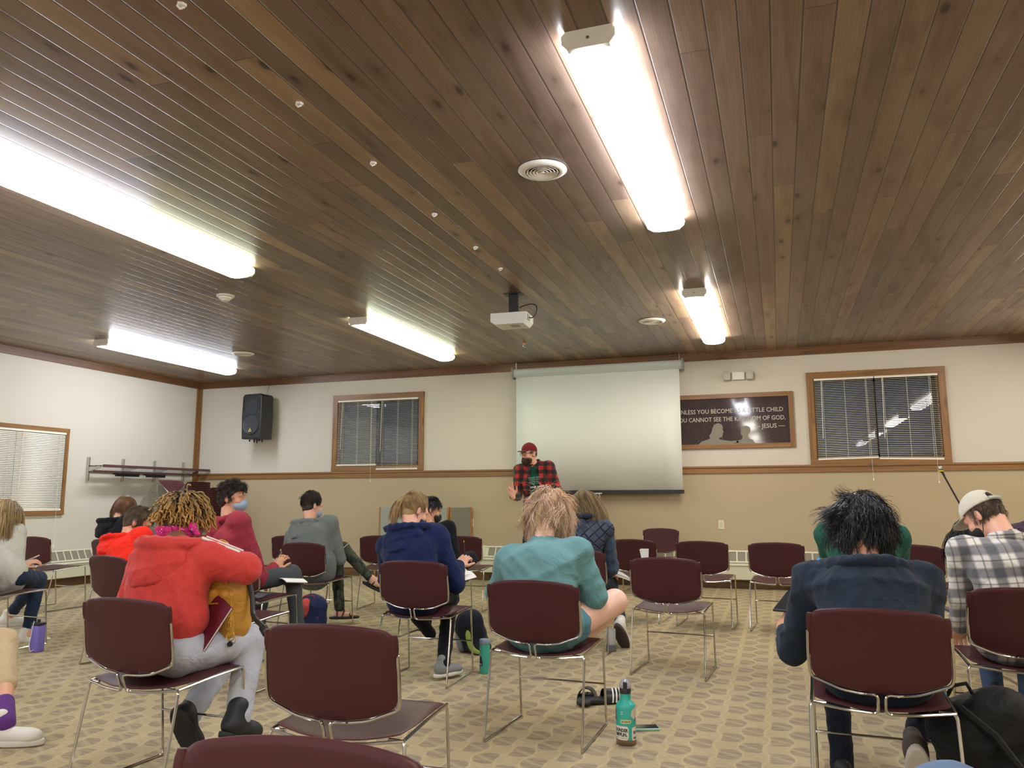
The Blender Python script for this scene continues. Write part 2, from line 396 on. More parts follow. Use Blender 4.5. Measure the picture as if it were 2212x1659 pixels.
def blind(a0, a1, z0, z1, face, tilt, label, drop=0, wand=True, skew=0, cord=0, d=.012):
    """mini blind, one thing: headrail, slats, bottom rail, ladder cords, wand, pull cord"""
    L = a1 - a0
    root = empty('window_blind', ((a0 + a1) / 2, YB - d, z1) if face == 'back' else (XL + d, (a0 + a1) / 2, z1), 0 if face == 'back' else math.pi / 2, label, 'blind', 'mini blinds in the windows')
    # local frame: x along the window, -y into the room
    h = L / 2
    MB().box(-h, h, -.028, .0, -.028, 0, .002).build('headrail', MAT['slat'], root)
    m = MB(); H = z1 - z0 - .03; n = int(H / .0232); ct, st = math.cos(tilt), math.sin(tilt)
    for i in range(n):
        z = -.045 - i * .0232; w = .0125; sk = skew * (i / n) ** 1.5
        V = []
        for x, s in ((-h + .004, 0), (h - .004, sk)):
            for k in (-1, -.5, 0, .5, 1): V.append((x, -.014 + k * w * ct, z + s + k * w * st + (1 - k * k) * .0022))
        F = [(k, k + 1, k + 6, k + 5) for k in range(4)]; m.add(V, F)
    o = m.build('slats', MAT['slat'], root, smooth=True); md = o.modifiers.new('t', 'SOLIDIFY'); md.thickness = .0006
    zb = -.045 - n * .0232 - drop
    mbx = MB(); bm = bmesh.new(); bmesh.ops.create_cube(bm, size=1)
    for v in bm.verts: v.co = Vector((v.co.x * L, v.co.y * .024 - .014, v.co.z * .022 + zb + (skew if v.co.x > 0 else 0)))
    mbx.bm(bm); mbx.build('bottom_rail', MAT['slat'], root)
    m = MB()
    for x in (-h * .72, h * .02, h * .72): m.box(x - .001, x + .001, -.028, -.0265, zb, -.02); m.box(x - .001, x + .001, -.0015, -.0005, zb, -.02)
    m.build('ladder_cord', MAT['slat'], root)
    if wand: MB().cyl((-h + .09, -.036, -.02), (-h + .075, -.04, -.78 * H if L < .9 else -.6), .004, n=8).build('tilt_wand', MAT['white'], root, True)
    if cord:
        m = MB(); m.tube([(h - .09, -.036, -.02), (h - .088, -.04, -cord * .5), (h - .08, -.04, -cord)], .0017, 6)
        m.build('pull_cord', MAT['slat'], root); MB().lathe([(.002, .03), (.006, .02), (.010, 0), (.002, -.002)], (h - .08, -.04, -cord - .025), 10).build('cord_tassel', MAT['white'], root, True)
    return root
blind(W2[0] + .01, -6.0, 1.72, 2.762, 'back', .38, 'left white mini blind over the black window beside the wall speaker, slats open', cord=1.28)
blind(-5.995, W2[1] - .01, 1.66, 2.762, 'back', .22, 'right white mini blind of the window beside the wall speaker, hanging below its sill', cord=0)
blind(W3[0] + .01, 1.235, 1.70, 2.752, 'back', .30, 'left white mini blind over the black window at the right end of the wall', cord=1.32, skew=.015)
blind(1.245, W3[1] - .005, 1.69, 2.752, 'back', .24, 'right white mini blind of the right-hand window, lamps mirrored behind its slats', cord=1.36, skew=-.02)
blind(W1[0] + .01, 7.629, 1.06, 2.118, 'left', 1.15, 'closed white mini blind cut by the left edge of the photo', wand=False)
blind(7.625, W1[1] - .005, 1.06, 2.118, 'left', 1.15, 'closed white mini blind nearest the coat rack on the left wall', cord=1.55)
# ---------------------------------------------------------------- ceiling lights
LENS = {'cool': emit('lens_cool', (.88, .90, 1.0), LAMP), 'warm': emit('lens_warm', (1.0, .93, .84), LAMP), 'green': emit('lens_green', (.92, 1.0, .76), LAMP * .62), 'blue': emit('lens_blue', (.82, .89, 1.0), LAMP)}
def light(x, y, k1, k2, label):
    root = empty('ceiling_light', (x, y, ZC), 0, label, 'light', 'long wraparound fluorescent ceiling lights')
    L = 1.22
    MB().box(-.095, .095, -L, L, -.03, 0).build('housing', MAT['white'], root)
    prof = [(-.098, -.004), (-.128, -.016), (-.136, -.034), (-.128, -.062), (-.10, -.082), (-.05, -.092), (0, -.095), (.05, -.092), (.10, -.082), (.128, -.062), (.136, -.034), (.128, -.016), (.098, -.004)]
    for s, k in ((-1, k1), (1, k2)):
        m = MB(); y0, y1 = (-L + .012, -.002) if s < 0 else (.002, L - .012)
        n = len(prof); V = [(u, y0, v) for u, v in prof] + [(u, y1, v) for u, v in prof]
        m.add(V, [(i, i + 1, n + i + 1, n + i) for i in range(n - 1)])
        m.build('lens', LENS[k], root, True)
    cap = [(-.10, 0), (-.118, -.02), (-.118, -.055), (-.092, -.085), (.092, -.085), (.118, -.055), (.118, -.02), (.10, 0)]
    for s in (-1, 1):
        m = MB(); y0 = s * (L - .012); m.prism(cap, y0, s * (L + .02), lambda u, v, h: (u, h, v)); c = m.build('end_cap', MAT['white'], root)
        if s < 0: MB().box(-.006, .006, y0 - .036, y0 - .033, -.05, -.038).build('latch', MAT['metal'], c)
    return root
CX = (-8.0, -4.34, -.68, 3.0)
LL = {(0, 0): ('cool', 'blue', 'long light nearest the back left corner of the ceiling, mirrored bluish in the boards'),
      (1, 0): ('green', 'green', 'yellow-green long light between the smoke detector and the projector'),
      (2, 0): ('warm', 'warm', 'far light with the round vent on its left, nearest the wall emergency light'),
      (1, 1): ('cool', 'green', 'left-hand near light with a bright white half and a dimmer yellow-green half'),
      (2, 1): ('cool', 'cool', 'largest and nearest ceiling light, glaring white right of the big round vent')}
for j, y in enumerate((8.72, 4.27, -.17, -4.6, -9.0)):
    for i, x in enumerate(CX):
        if (i, j) in LL: k1, k2, lb = LL[(i, j)]
        else:
            k1 = k2 = 'warm' if i >= 2 else 'cool'
            lb = 'long ceiling light %s, %s column' % (('in the far row beyond the right edge', 'in the near row beyond the edge', 'above the camera', 'in the row behind the camera', 'in the rearmost row')[j], ('leftmost', 'left middle', 'right middle', 'rightmost')[i])
        if (i, j) == (0, 1): lb = 'long fluorescent ceiling light just off the left edge'
        light(x, y, k1, k2, lb)
# round vents
def vent(x, y, label):
    root = empty('ceiling_vent', (x, y, ZC), 0, label, 'vent', 'round white ceiling vents'); n = 40
    MB().lathe([(.108, 0), (.148, -.004), (.150, -.010), (.140, -.018), (.118, -.026), (.106, -.024), (.104, -.004)], n=n).build('rim', MAT['white'], root, True)
    MB().lathe([(.001, -.004), (.106, -.004)], n=n).build('dark_throat', MAT['black'], root)
    for r in (.086, .066, .046, .026):
        MB().lathe([(r, -.006), (r + .012, -.022), (r + .010, -.025), (r - .003, -.012), (r, -.006)], n=n).build('ring', MAT['white'], root, True)
    m = MB(); m.box(-.1, .1, -.003, .003, -.012, -.006); m.box(-.003, .003, -.1, .1, -.012, -.006); m.build('spider', MAT['white'], root)
    MB().lathe([(.001, -.026), (.012, -.026), (.014, -.02), (.014, -.008)], n=20).build('hub', MAT['white'], root, True)
vent(-1.275, 4.36, 'largest round white vent, left of the nearest ceiling light')
vent(-1.27, 8.73, 'round white vent on the ceiling between the projector and the far light')
vent(-6.93, 8.87, 'round white vent near the back left ceiling corner, right of the long light')
t = empty('smoke_detector', (-5.1, 6.22, ZC), 0, 'small white smoke detector on the ceiling between three lights', 'smoke detector')
MB().lathe([(.085, 0), (.085, -.012), (.07, -.02)], n=32).build('base_plate', MAT['white'], t, True)
MB().lathe([(.062, -.018), (.06, -.034), (.045, -.042), (.038, -.056), (.001, -.058)], n=32).build('sensor_head', MAT['white'], t, True)
t = empty('sprinkler', (-3.03, 9.45, ZC), 0, 'small brass sprinkler head hanging from the ceiling before the screen', 'sprinkler')
MB().lathe([(.03, 0), (.028, -.006), (.012, -.01), (.010, -.03), (.001, -.03)], n=20).build('escutcheon', simple('copper', srgb(150, 90, 60), .3, 1), t, True)
MB().tube([(-.012, 0, -.03), (-.014, 0, -.05), (0, 0, -.062)], .003).tube([(.012, 0, -.03), (.014, 0, -.05), (0, 0, -.062)], .003).lathe([(.001, -.062), (.017, -.064), (.016, -.067), (.001, -.067)], n=14).build('deflector', MAT['chrome'], t, True)
clips = [(-2.206, 2.332), (-2.217, 3.178), (-2.209, 3.934), (-2.215, 4.835), (-2.211, 5.62), (-2.218, 6.238)]
names = ['white cable clip on the ceiling nearest the camera, cut by the top edge', 'second white cable clip from the camera in the row on the ceiling', 'third white cable clip from the camera in the row on the ceiling', 'middle far white cable clip, fourth in the row on the ceiling', 'next to last white cable clip before the projector', 'last tiny white cable clip, nearest the projector']
for (x, y), lb in zip(clips, names):
    m = MB(); m.prism([(-.016, -.004), (.0, -.018), (.018, -.008), (.022, .01), (.004, .014), (-.012, .02), (-.018, .008)], 0, -.012)
    m.tube([(-.008, -.012, -.012), (0, -.004, -.024), (.012, .008, -.012)], .005)
    o = m.build('cable_clip', MAT['white']); o.location = (x, y, ZC); tag(o, lb, 'clip', 'white clips in a row on the ceiling')
# ---------------------------------------------------------------- projector
t = empty('projector', (-2.39, 7.12, ZC), math.radians(2), 'white projector hanging upside down from a black ceiling mount', 'projector')
m = MB(); m.box(-.045, .045, -.02, .02, -.20, 0).box(-.09, .09, -.06, .06, -.006, 0)
for k in range(5): m.box(.046, .05, -.012, .012, -.17 + k * .032, -.155 + k * .032)
m.build('ceiling_mount', MAT['blackp'], t)
MB().box(-.13, .05, -.05, .05, -.212, -.2).build('mount_plate', MAT['blackp'], t)
m = MB(); m.prism([(-.2, -.21), (.165, -.21), (.165, -.215), (.165, -.285), (.13, -.325), (-.15, -.325), (-.2, -.295)], -.13, .13, lambda u, v, h: (u, h, v))
b = m.build('projector_body', simple('projector_white', srgb(226, 228, 224), .4), t); md = b.modifiers.new('b', 'BEVEL'); md.width = .008; md.segments = 2
MB().box(-.02, .07, -.07, .03, -.3262, -.3252).build('air_grille', simple('pale_grey', srgb(170, 172, 166), .6), b)
MB().lathe([(.036, 0), (.036, .02), (.028, .02), (.026, .008), (.001, .004)], T=Matrix.Translation((-.1, .13, -.27)) @ Matrix.Rotation(-math.pi / 2, 4, 'X')).build('lens', MAT['blackp'], b, True)
MB().box(.165, .172, -.1, -.02, -.285, -.23).build('port_panel', simple('pale_grey'[:], srgb(170, 172, 166), .6), b)
MB().tube(bez([(.168, -.06, -.262), (.21, -.06, -.262), (.245, -.05, -.21), (.24, -.03, -.15), (.19, -.01, -.115), (.10, 0, -.125), (.06, 0, -.14)]), .0055).tube(bez([(.168, -.05, -.235), (.13, -.09, -.222), (.06, -.06, -.205), (.04, -.02, -.19)]), .005).build('cable', MAT['blackp'], t, True)
# ---------------------------------------------------------------- projection screen
t = empty('projection_screen', (-2.43, YB - .12, 3.09), 0, 'pulled-down white projection screen hanging in front of the back wall', 'screen')
y0 = -.03
m = MB(); m.prism([(-.045, 0), (.05, 0), (.055, -.03), (.05, -.10), (.01, -.125), (-.035, -.12), (-.055, -.08), (-.055, -.02)], -1.24, 1.24, lambda u, v, h: (h, u + .0, v)); m.build('screen_case', MAT['housing'], t)
for s in (-1, 1):
    MB().box(s * 1.245 - .012, s * 1.245 + .012, -.07, .07, -.14, .02, .003).build('end_cap', simple('screen_endcap', srgb(130, 138, 134), .5), t)
    MB().box(s * 1.2 - .004, s * 1.2 + .004, -.005, .005, 0, .1).build('hanger', MAT['metal'], t)
zs = 1.30 - 3.09
m = MB(); nx = 10
V = [(-1.195 + 2.39 * i / nx, -.02 + .004 * math.sin(i * 1.7), z) for z in (-.11, zs) for i in range(nx + 1)]
m.add(V, [(i, i + 1, nx + 2 + i, nx + 1 + i) for i in range(nx)])
o = m.build('screen_fabric', MAT['screen'], t, True); md = o.modifiers.new('t', 'SOLIDIFY'); md.thickness = .002
MB().box(-1.21, 1.21, -.034, -.004, zs - .052, zs, .004).build('bottom_bar', MAT['blackp'], t)
m = MB(); m.box(-.075, .075, -.045, -.030, zs - .05, zs - .037)
m.tube(rounded([(-.032, -.04, zs - .05), (-.05, -.04, zs - .098), (.05, -.04, zs - .098), (.032, -.04, zs - .05)], .02), .004)
m.build('pull_handle', MAT['white'], t, True)
MB().tube([(-.0, -.04, zs - .098), (.004, -.04, zs - .3), (0, -.04, zs - .46)], .003).build('pull_cord', simple('cord', srgb(110, 96, 70), .8), t)
# ---------------------------------------------------------------- plaque
t = empty('plaque', (-.82, YB, 1.885), 0, 'dark wood-framed plaque with white capitals and two engraved heads beside the screen', 'plaque')
px0, px1, pz = -1.03, 1.03, .69     # local extents
n = NT('dark_granite'); co = n.obj(); sp1 = n.noise(co, 45, 4, .7); sp2 = n.noise(co, 7, 3)
c = n.mix(sp2, srgb(52, 42, 44), srgb(74, 62, 64)); c = n.mix(n.ramp(sp1, [(.62, (0, 0, 0)), (.74, (1, 1, 1))]), c, srgb(128, 116, 116))
gran = n.out(c, .06, Specular_IOR_Level=.6)
MB().box(px0, px1, -.018, 0, 0, pz).build('stone_slab', gran, t)
fw = .062
for a_, b_ in ((pz - fw + .03, pz + .03), (-.03, fw - .03)): MB().box(px0 + fw - .032, px1 - fw + .032, -.034, 0, a_, b_, .003).build('frame_rail', MAT['trimx'], t)
for a_, b_ in ((px0 - .03, px0 + fw - .03), (px1 + .03 - fw, px1 + .03)): MB().box(a_, b_, -.035, 0, -.03, pz + .03, .004).build('frame_stile', MAT['trimz'], t)
letw = simple('etched_white', srgb(188, 184, 176), .7)
def wall_text(s, right, z, size, width, name='lettering'):
    V, F = text_mesh(s, size, 'RIGHT', .0006, .0005); w = max(v.x for v in V) - min(v.x for v in V)
    m = MB(); m.add([(right + v.x * width / w, -.0192 - v.z, z + v.y) for v in V], F); return m.build(name, letw, t)
wall_text('UNLESS YOU BECOME AS A LITTLE CHILD', .93, .455, .084, 1.40); wall_text('YOU CANNOT SEE THE KINGDOM OF GOD,', .955, .343, .084, 1.45); wall_text('— JESUS —', .94, .235, .084, .40)
engr = simple('etched_stone', srgb(128, 124, 110), .6)
m = MB(); fp = lambda ox, sc: (lambda u, v, h: (ox + u * sc, -.0185 - h, v * sc + .03))
man = [(-.30, 0), (-.26, .04), (-.2, .06), (-.14, .08), (-.15, .12), (-.12, .16), (-.105, .22), (-.08, .27), (-.03, .29), (.02, .27), (.035, .23), (.03, .20), (.045, .165), (.03, .15), (.03, .12), (.015, .095), (-.02, .09), (-.02, .07), (.06, .05), (.14, .04), (.22, .045), (.24, .02), (.15, 0)]
m.prism(man, 0, .0012, fp(.10, 1.0))
boy = [(-.12, .0), (-.11, .04), (-.04, .06), (-.03, .10), (-.045, .12), (-.055, .15), (-.045, .17), (-.05, .205), (-.02, .235), (.03, .245), (.07, .22), (.078, .18), (.06, .14), (.04, .12), (.05, .07), (.1, .05), (.13, 0)]
m.prism(boy, 0, .0012, fp(.42, 1.0)); m.build('engraved_figures', engr, t)
# ---------------------------------------------------------------- emergency light, outlets
t = empty('emergency_light', (-.45, YB, 2.845), 0, 'white twin-head emergency light high on the back wall above the plaque', 'emergency light')
MB().box(-.085, .085, -.05, 0, -.055, .055, .008).build('battery_case', MAT['white'], t)
for s in (-1, 1):
    h = MB().box(s * .15 - .05, s * .15 + .05, -.105, -.015, -.062, .058, .026).build('lamp_head', simple('lamp_housing', srgb(190, 188, 178), .35), t, True)
    MB().lathe([(.034, 0), (.036, .008), (.02, .014), (.001, .016)], T=Matrix.Translation((s * .15, -.104, 0)) @ Matrix.Rotation(math.pi / 2, 4, 'X')).build('lamp_lens', simple('clear_lens', (.8, .8, .75), .1, Transmission_Weight=.4), h, True)
for x, lb in ((-4.39, 'ivory wall outlet between the grey divider and the man'), (-.76, 'ivory wall outlet below the plaque, above the heater')):
    t = empty('wall_outlet', (x, YB, .83), 0, lb, 'outlet', 'ivory wall outlets')
    MB().box(-.038, .038, -.007, 0, -.06, .06, .003).build('cover_plate', MAT['offwhite'], t)
    for z in (.02, -.02): MB().box(-.013, .013, -.009, -.006, z - .013, z + .013, .002).build('socket', simple('outlet_ivory', srgb(196, 190, 158), .4), t)
# ---------------------------------------------------------------- heaters
def heater(name, x0, x1, T, label, pitch=.118):
    root = empty(name, T.translation, T.to_euler().z, label, 'heater', 'baseboard heaters')
    D = .155; prof = [(0, .50), (-.045, .50), (-.045, .495), (-.12, .335), (-.15, .325), (-.155, .31), (-.14, .30), (-.14, .13), (-.12, .12), (0, .12)]
    MB().prism(prof, x0, x1, lambda u, v, h: (h, u, v)).build('cover', MAT['heater'], root)
    # sloped grille with openings
    a = Vector((0, -.047, .487)); b = Vector((0, -.119, .345)); nrm = Vector((0, -.9, .44)).normalized() * .003
    MB().add([Vector((x0 + .05, 0, 0)) + a + nrm, Vector((x1 - .05, 0, 0)) + a + nrm, Vector((x1 - .05, 0, 0)) + b + nrm, Vector((x0 + .05, 0, 0)) + b + nrm], [(0, 1, 2, 3)]).build('grille_mesh', MAT['grille'], root)
    m = MB(); n = int((x1 - x0) / pitch)
    q = lambda x, s: Vector((x, 0, 0)) + a.lerp(b, s) + nrm * 2
    for i in range(n + 1):
        x = x0 + .05 + i * (x1 - x0 - .1) / n
        m.add([q(x - .009, 0), q(x + .009, 0), q(x + .009, 1), q(x - .009, 1), q(x - .009, 0) + nrm * 1.2, q(x + .009, 0) + nrm * 1.2, q(x + .009, 1) + nrm * 1.2, q(x - .009, 1) + nrm * 1.2], [(4, 5, 6, 7), (0, 4, 7, 3), (1, 2, 6, 5)])
    for s0, s1 in ((-.03, .09), (.9, 1.03)):
        m.add([q(x0, s0), q(x1, s0), q(x1, s1), q(x0, s1), q(x0, s0) + nrm, q(x1, s0) + nrm, q(x1, s1) + nrm, q(x0, s1) + nrm], [(4, 5, 6, 7), (0, 1, 5, 4), (3, 2, 6, 7)])
    m.build('grille_bars', MAT['heater'], root)
    MB().box(x0 + .04, x1 - .04, -.158, -.14, .308, .322, .002).build('front_lip', simple('heater_lip', srgb(222, 220, 200), .4), root)
    for x in (x0, x1): MB().prism([(u * 1.03, v + (.004 if v > .3 else -.002)) for u, v in prof], x - .05 if x == x0 else x, x if x == x0 else x + .05, lambda u, v, h: (h, u, v)).build('end_cap', MAT['heater'], root)
    return root
heater('baseboard_heater', -2.0 - 2.13, 5.1, Matrix.Translation((0, YB - .021, 0)), 'long cream baseboard heater along the tan back wall')
heater('baseboard_heater', -3.2, 1.05, Matrix.Translation((XL + .021, 7.9, 0)) @ Matrix.Rotation(math.pi / 2, 4, 'Z'), 'cream baseboard heater under the closed blinds of the left wall')
# ---------------------------------------------------------------- loudspeaker
t = empty('loudspeaker', (-8.03, YB - .03, 2.525), math.radians(-7), 'black loudspeaker mounted on the back wall near the left corner', 'speaker')
MB().box(-.05, .05, -.10, .025, -.12, .12, .01).build('wall_bracket', MAT['blackp'], t)
m = MB(); m.prism([(-.20, -.37), (.20, -.37), (.215, .0), (.205, .33), (.17, .365), (-.17, .365), (-.205, .33), (-.215, 0)], .08, .40, lambda u, v, h: (u * (1.0 if h > .3 else .8), -h, v))
b = m.build('cabinet', MAT['blackp'], t); md = b.modifiers.new('b', 'BEVEL'); md.width = .018; md.segments = 3
MB().lathe([(.001, .004), (.14, .006), (.158, .012), (.165, .02), (.172, .012), (.175, .0)], T=Matrix.Translation((0, -.398, -.13)) @ Matrix.Rotation(math.pi / 2, 4, 'X'), n=40).build('woofer_grille', simple('grille_black', (.03, .035, .042), .5, bumpsc=400, bumpst=.5), b, True)
m = MB(); prof = [(-.125, .10), (-.09, .03), (.09, .03), (.125, .10), (.12, .29), (-.12, .29)]
m.prism(prof, .396, .405, lambda u, v, h: (u, -h, v)); m.build('horn', simple('horn_black', (.02, .026, .034), .35), b)
for s in (-1, 1): MB().box(s * .172 - .012, s * .172 + .012, -.406, -.398, .10, .28, .004).build('side_slot', MAT['black'], b)
MB().prism([(-.035, -.255), (.035, -.255), (0, -.195)], .418, .422, lambda u, v, h: (u, -h, v)).build('triangle_badge', simple('badge_yellow', srgb(206, 180, 78), .5), b)
MB().prism([(-.016, -.245), (.016, -.245), (0, -.215)], .4215, .424, lambda u, v, h: (u, -h, v)).build('badge_mark', simple('badge_dark', srgb(120, 100, 40), .5), b)
MB().box(-.035, .035, -.25, -.19, .362, .39, .008).build('handle', MAT['blackp'], b)
m = MB()
for i, x in enumerate((-.16, -.06, .0, .05, .11)): m.cyl((x, -.25, -.365), (x + .01, -.26, -.40 - .015 * (i % 3)), .012, n=10)
m.build('foot', MAT['blackp'], b, True)
MB().tube(bez([(-.03, -.02, .37), (-.04, -.01, .47), (-.01, -.005, .56)]), .0025).build('wire', MAT['blackp'], t)
# ---------------------------------------------------------------- coat rack on the left wall
t = empty('coat_rack', (XL, 9.9, 1.63), 0, 'wall-mounted coat rack with four chrome posts and two rows of black hooks', 'coat rack')
wal = simple('walnut_rail', srgb(84, 56, 54), .45)
for y in (8.81, 9.445, 10.085, 10.73):
    MB().box(.002, .04, y - 9.9 - .014, y - 9.9 + .014, -.17, .17, .004).build('post', MAT['chrome'], t)
    MB().prism([(.03, -.04), (.30, .02), (.33, .035), (.30, .04), (.03, .03)], y - 9.9 - .006, y - 9.9 + .006, lambda u, v, h: (u, h, v)).build('bracket', MAT['chrome'], t)
for x in (.06, .15, .24): MB().box(x, x + .035, -1.1, 1.1, .032, .05, .004).build('shelf_slat', wal, t)
MB().box(.30, .335, -1.1, 1.12, .02, .06, .006).build('front_rail', wal, t)
MB().box(.12, .14, -1.1, 1.12, -.045, -.02, .004).build('hanger_bar', wal, t)
for y0, y1 in ((-.72, -.26), (-.12, .28)):
    m = MB(); m.box(.10, .17, y0, y1, -.075, -.05, .004); k = 18
    for i in range(k):
        y = y0 + (y1 - y0) * (i + .5) / k; m.box(.14, .17, y - .005, y + .005, -.10, -.07)
    m.build('hook_strip', MAT['blackp'], t)
# ---------------------------------------------------------------- room divider, lectern, music stand, microphone stand
t = empty('room_divider', (-5.2, 10.62, 0), 0, 'low folding divider with grey fabric panels and wooden edges by the back wall', 'divider')
fab = simple('grey_fabric', srgb(150, 154, 146), .9, bumpsc=300, bumpst=.3); wed = wood('divider_edge', srgb(176, 128, 70), 2)
fab2 = simple('grey_fabric_dark', srgb(128, 126, 112), .9, bumpsc=300, bumpst=.3)
def panel(x0, y0, x1, y1, f):
    d = Vector((x1 - x0, y1 - y0, 0)); L = d.length; T = Matrix.Translation((x0, y0, 0)) @ Matrix.Rotation(math.atan2(d.y, d.x), 4, 'Z')
    p = MB().box(.02, L - .02, -.018, .018, .04, 1.055, 0, T).build('fabric_panel', f, t)
    for x in (0, L - .02): MB().box(x, x + .02, -.024, .024, .0, 1.06, 0, T).build('wood_edge', wed, p)
panel(-.50, 0, .14, .03, fab); panel(.17, .03, .55, .16, fab); panel(.57, .16, .82, .40, fab2)
t = empty('lectern', (-2.60, 10.25, 0), 0, 'honey-coloured wooden lectern mostly hidden behind the heads, under the screen', 'lectern')
lw = wood('lectern_wood', srgb(186, 132, 62), 2); lw2 = wood('lectern_wood_x', srgb(206, 150, 78), 0)
MB().box(-.32, .32, -.26, .22, 1.13, 1.155, .004).build('top', lw2, t)
MB().box(-.27, .27, -.2, .18, .06, 1.13, .004).build('body', lw, t); MB().box(-.30, .30, -.23, .20, 0, .06, .004).build('plinth', lw, t)
t = empty('music_stand', (.735, 9.95, 0), 0, 'black music stand by the back wall, behind the green sleeve', 'music stand')
MB().box(-.26, .26, -.012, 0, .56, .86, .004, Matrix.Rotation(0, 4, 'Z')).build('desk', MAT['black'], t)
MB().box(-.26, .26, -.05, 0, .55, .562).build('ledge', MAT['black'], t)
MB().cyl((0, .02, .03), (0, .02, .68), .012).build('pole', MAT['blackp'], t, True)
for k in range(3):
    w = k * 2.094 + .5; MB().tube([(0, .02, .18), (.26 * math.cos(w), .02 + .26 * math.sin(w), .012)], .008).build('leg', MAT['blackp'], t)
t = empty('microphone_stand', (1.86, 9.6, 0), 0, 'black microphone on a thin boom stand in front of the back wall, right', 'microphone stand')
MB().lathe([(.12, 0), (.12, .015), (.03, .03), (.012, .04)], n=24).build('base', MAT['blackp'], t, True)
MB().cyl((0, 0, .03), (0, 0, 1.03), .011).build('pole', MAT['blackp'], t, True)
MB().cyl((-.03, 0, 1.03), (.03, 0, 1.03), .022).cyl((0, 0, .98), (0, 0, 1.06), .018).build('clutch', MAT['blackp'], t, True)
MB().cyl((.05, 0, .95), (-.15, 0, 1.42), .009).build('boom', MAT['blackp'], t, True)
mc = MB().cyl((-.148, 0, 1.42), (-.165, 0, 1.46), .012).cyl((-.165, 0, 1.46), (-.178, -.01, 1.49), .016, .02).build('microphone', MAT['blackp'], t, True)
MB().lathe([(.001, .03), (.018, .024), (.024, .008), (.022, -.008), (.014, -.014)], (-.182, -.012, 1.50)).build('microphone_grille', MAT['metal'], mc, True)
MB().lathe([(.0215, -.006), (.0235, 0), (.0215, .006)], (-.176, -.01, 1.475)).build('yellow_band', simple('yellow_tape', srgb(226, 200, 30), .5), mc, True)
# ---------------------------------------------------------------- stacking chairs
def shell(outline, surf, thick, rings=(0, .25, .5, .72, .88, .96, 1.0)):
    """curved plate: outline is a 2D loop; surf(u, v) gives the point on its front; thick(u, v) or number"""
    cx = sum(p[0] for p in outline) / len(outline); cy = sum(p[1] for p in outline) / len(outline); n = len(outline)
    V = []; F = []
    def P(u, v, side, e):
        p = Vector(surf(u, v)); h = 1e-3
        a = Vector(surf(u + h, v)) - Vector(surf(u - h, v)); b = Vector(surf(u, v + h)) - Vector(surf(u, v - h)); nn = a.cross(b).normalized()
        t = thick(u, v) if callable(thick) else thick
        return p + nn * side * t * .5 * e
    for side in (1, -1):
        base = len(V); V.append(P(cx, cy, side, 1))
        for k, r in enumerate(rings[1:]):
            e = 1 if r < .955 else (.8 if r < .99 else .25)
            for (u, v) in outline: V.append(P(cx + (u - cx) * r, cy + (v - cy) * r, side, e))
        for i in range(n):
            f = (base, base + 1 + i, base + 1 + (i + 1) % n); F.append(f if side > 0 else f[::-1])
        for k in range(len(rings) - 2):
            for i in range(n):
                a = base + 1 + k * n + i; b = base + 1 + k * n + (i + 1) % n; f = (a, a + n, b + n, b); F.append(f if side > 0 else f[::-1])
    m = len(V) // 2; o = 1 + (len(rings) - 2) * n
    for i in range(n): F.append((o + i, m + o + i, m + o + (i + 1) % n, o + (i + 1) % n))
    return V, F
def loop(pts, r, per=4):
    out = []; n = len(pts)
    for i in range(n):
        p = Vector(pts[i]).to_2d(); a = Vector(pts[i - 1]).to_2d() - p; b = Vector(pts[(i + 1) % n]).to_2d() - p
        rr = r[i] if hasattr(r, '__len__') else r
        if rr <= 0: out.append(p); continue
        A = p + a.normalized() * rr; B = p + b.normalized() * rr
        for k in range(per + 1):
            t = k / per; out.append(A * (1 - t) ** 2 + p * 2 * t * (1 - t) + B * t * t)
    res = []
    for i in range(len(out)):
        a, b = out[i], out[(i + 1) % len(out)]; L = (b - a).length; k = max(1, int(L / .03))
        for j in range(k): res.append(tuple(a.lerp(b, j / k)))
    return res
def back_surf(x, z):
    y = -.262 - (z - .66) * .13 + .42 * x * x
    if z < .575: y += ((.575 - z) / .09) ** 1.6 * .016
    return (x, y, z)
def seat_surf(x, y):
    z = .452 - .030 * math.exp(-((y + .06) / .12) ** 2) * (1 - (x / .27) ** 2) + .25 * x * x * 0 - max(0, -(y + .12)) * .02 - (max(0, y - .16) / .06) ** 2 * .012 - .022 * (1 - (x / .245) ** 2) * max(0, min(1, (-y - .02) / .14))
    return (x, y, z)
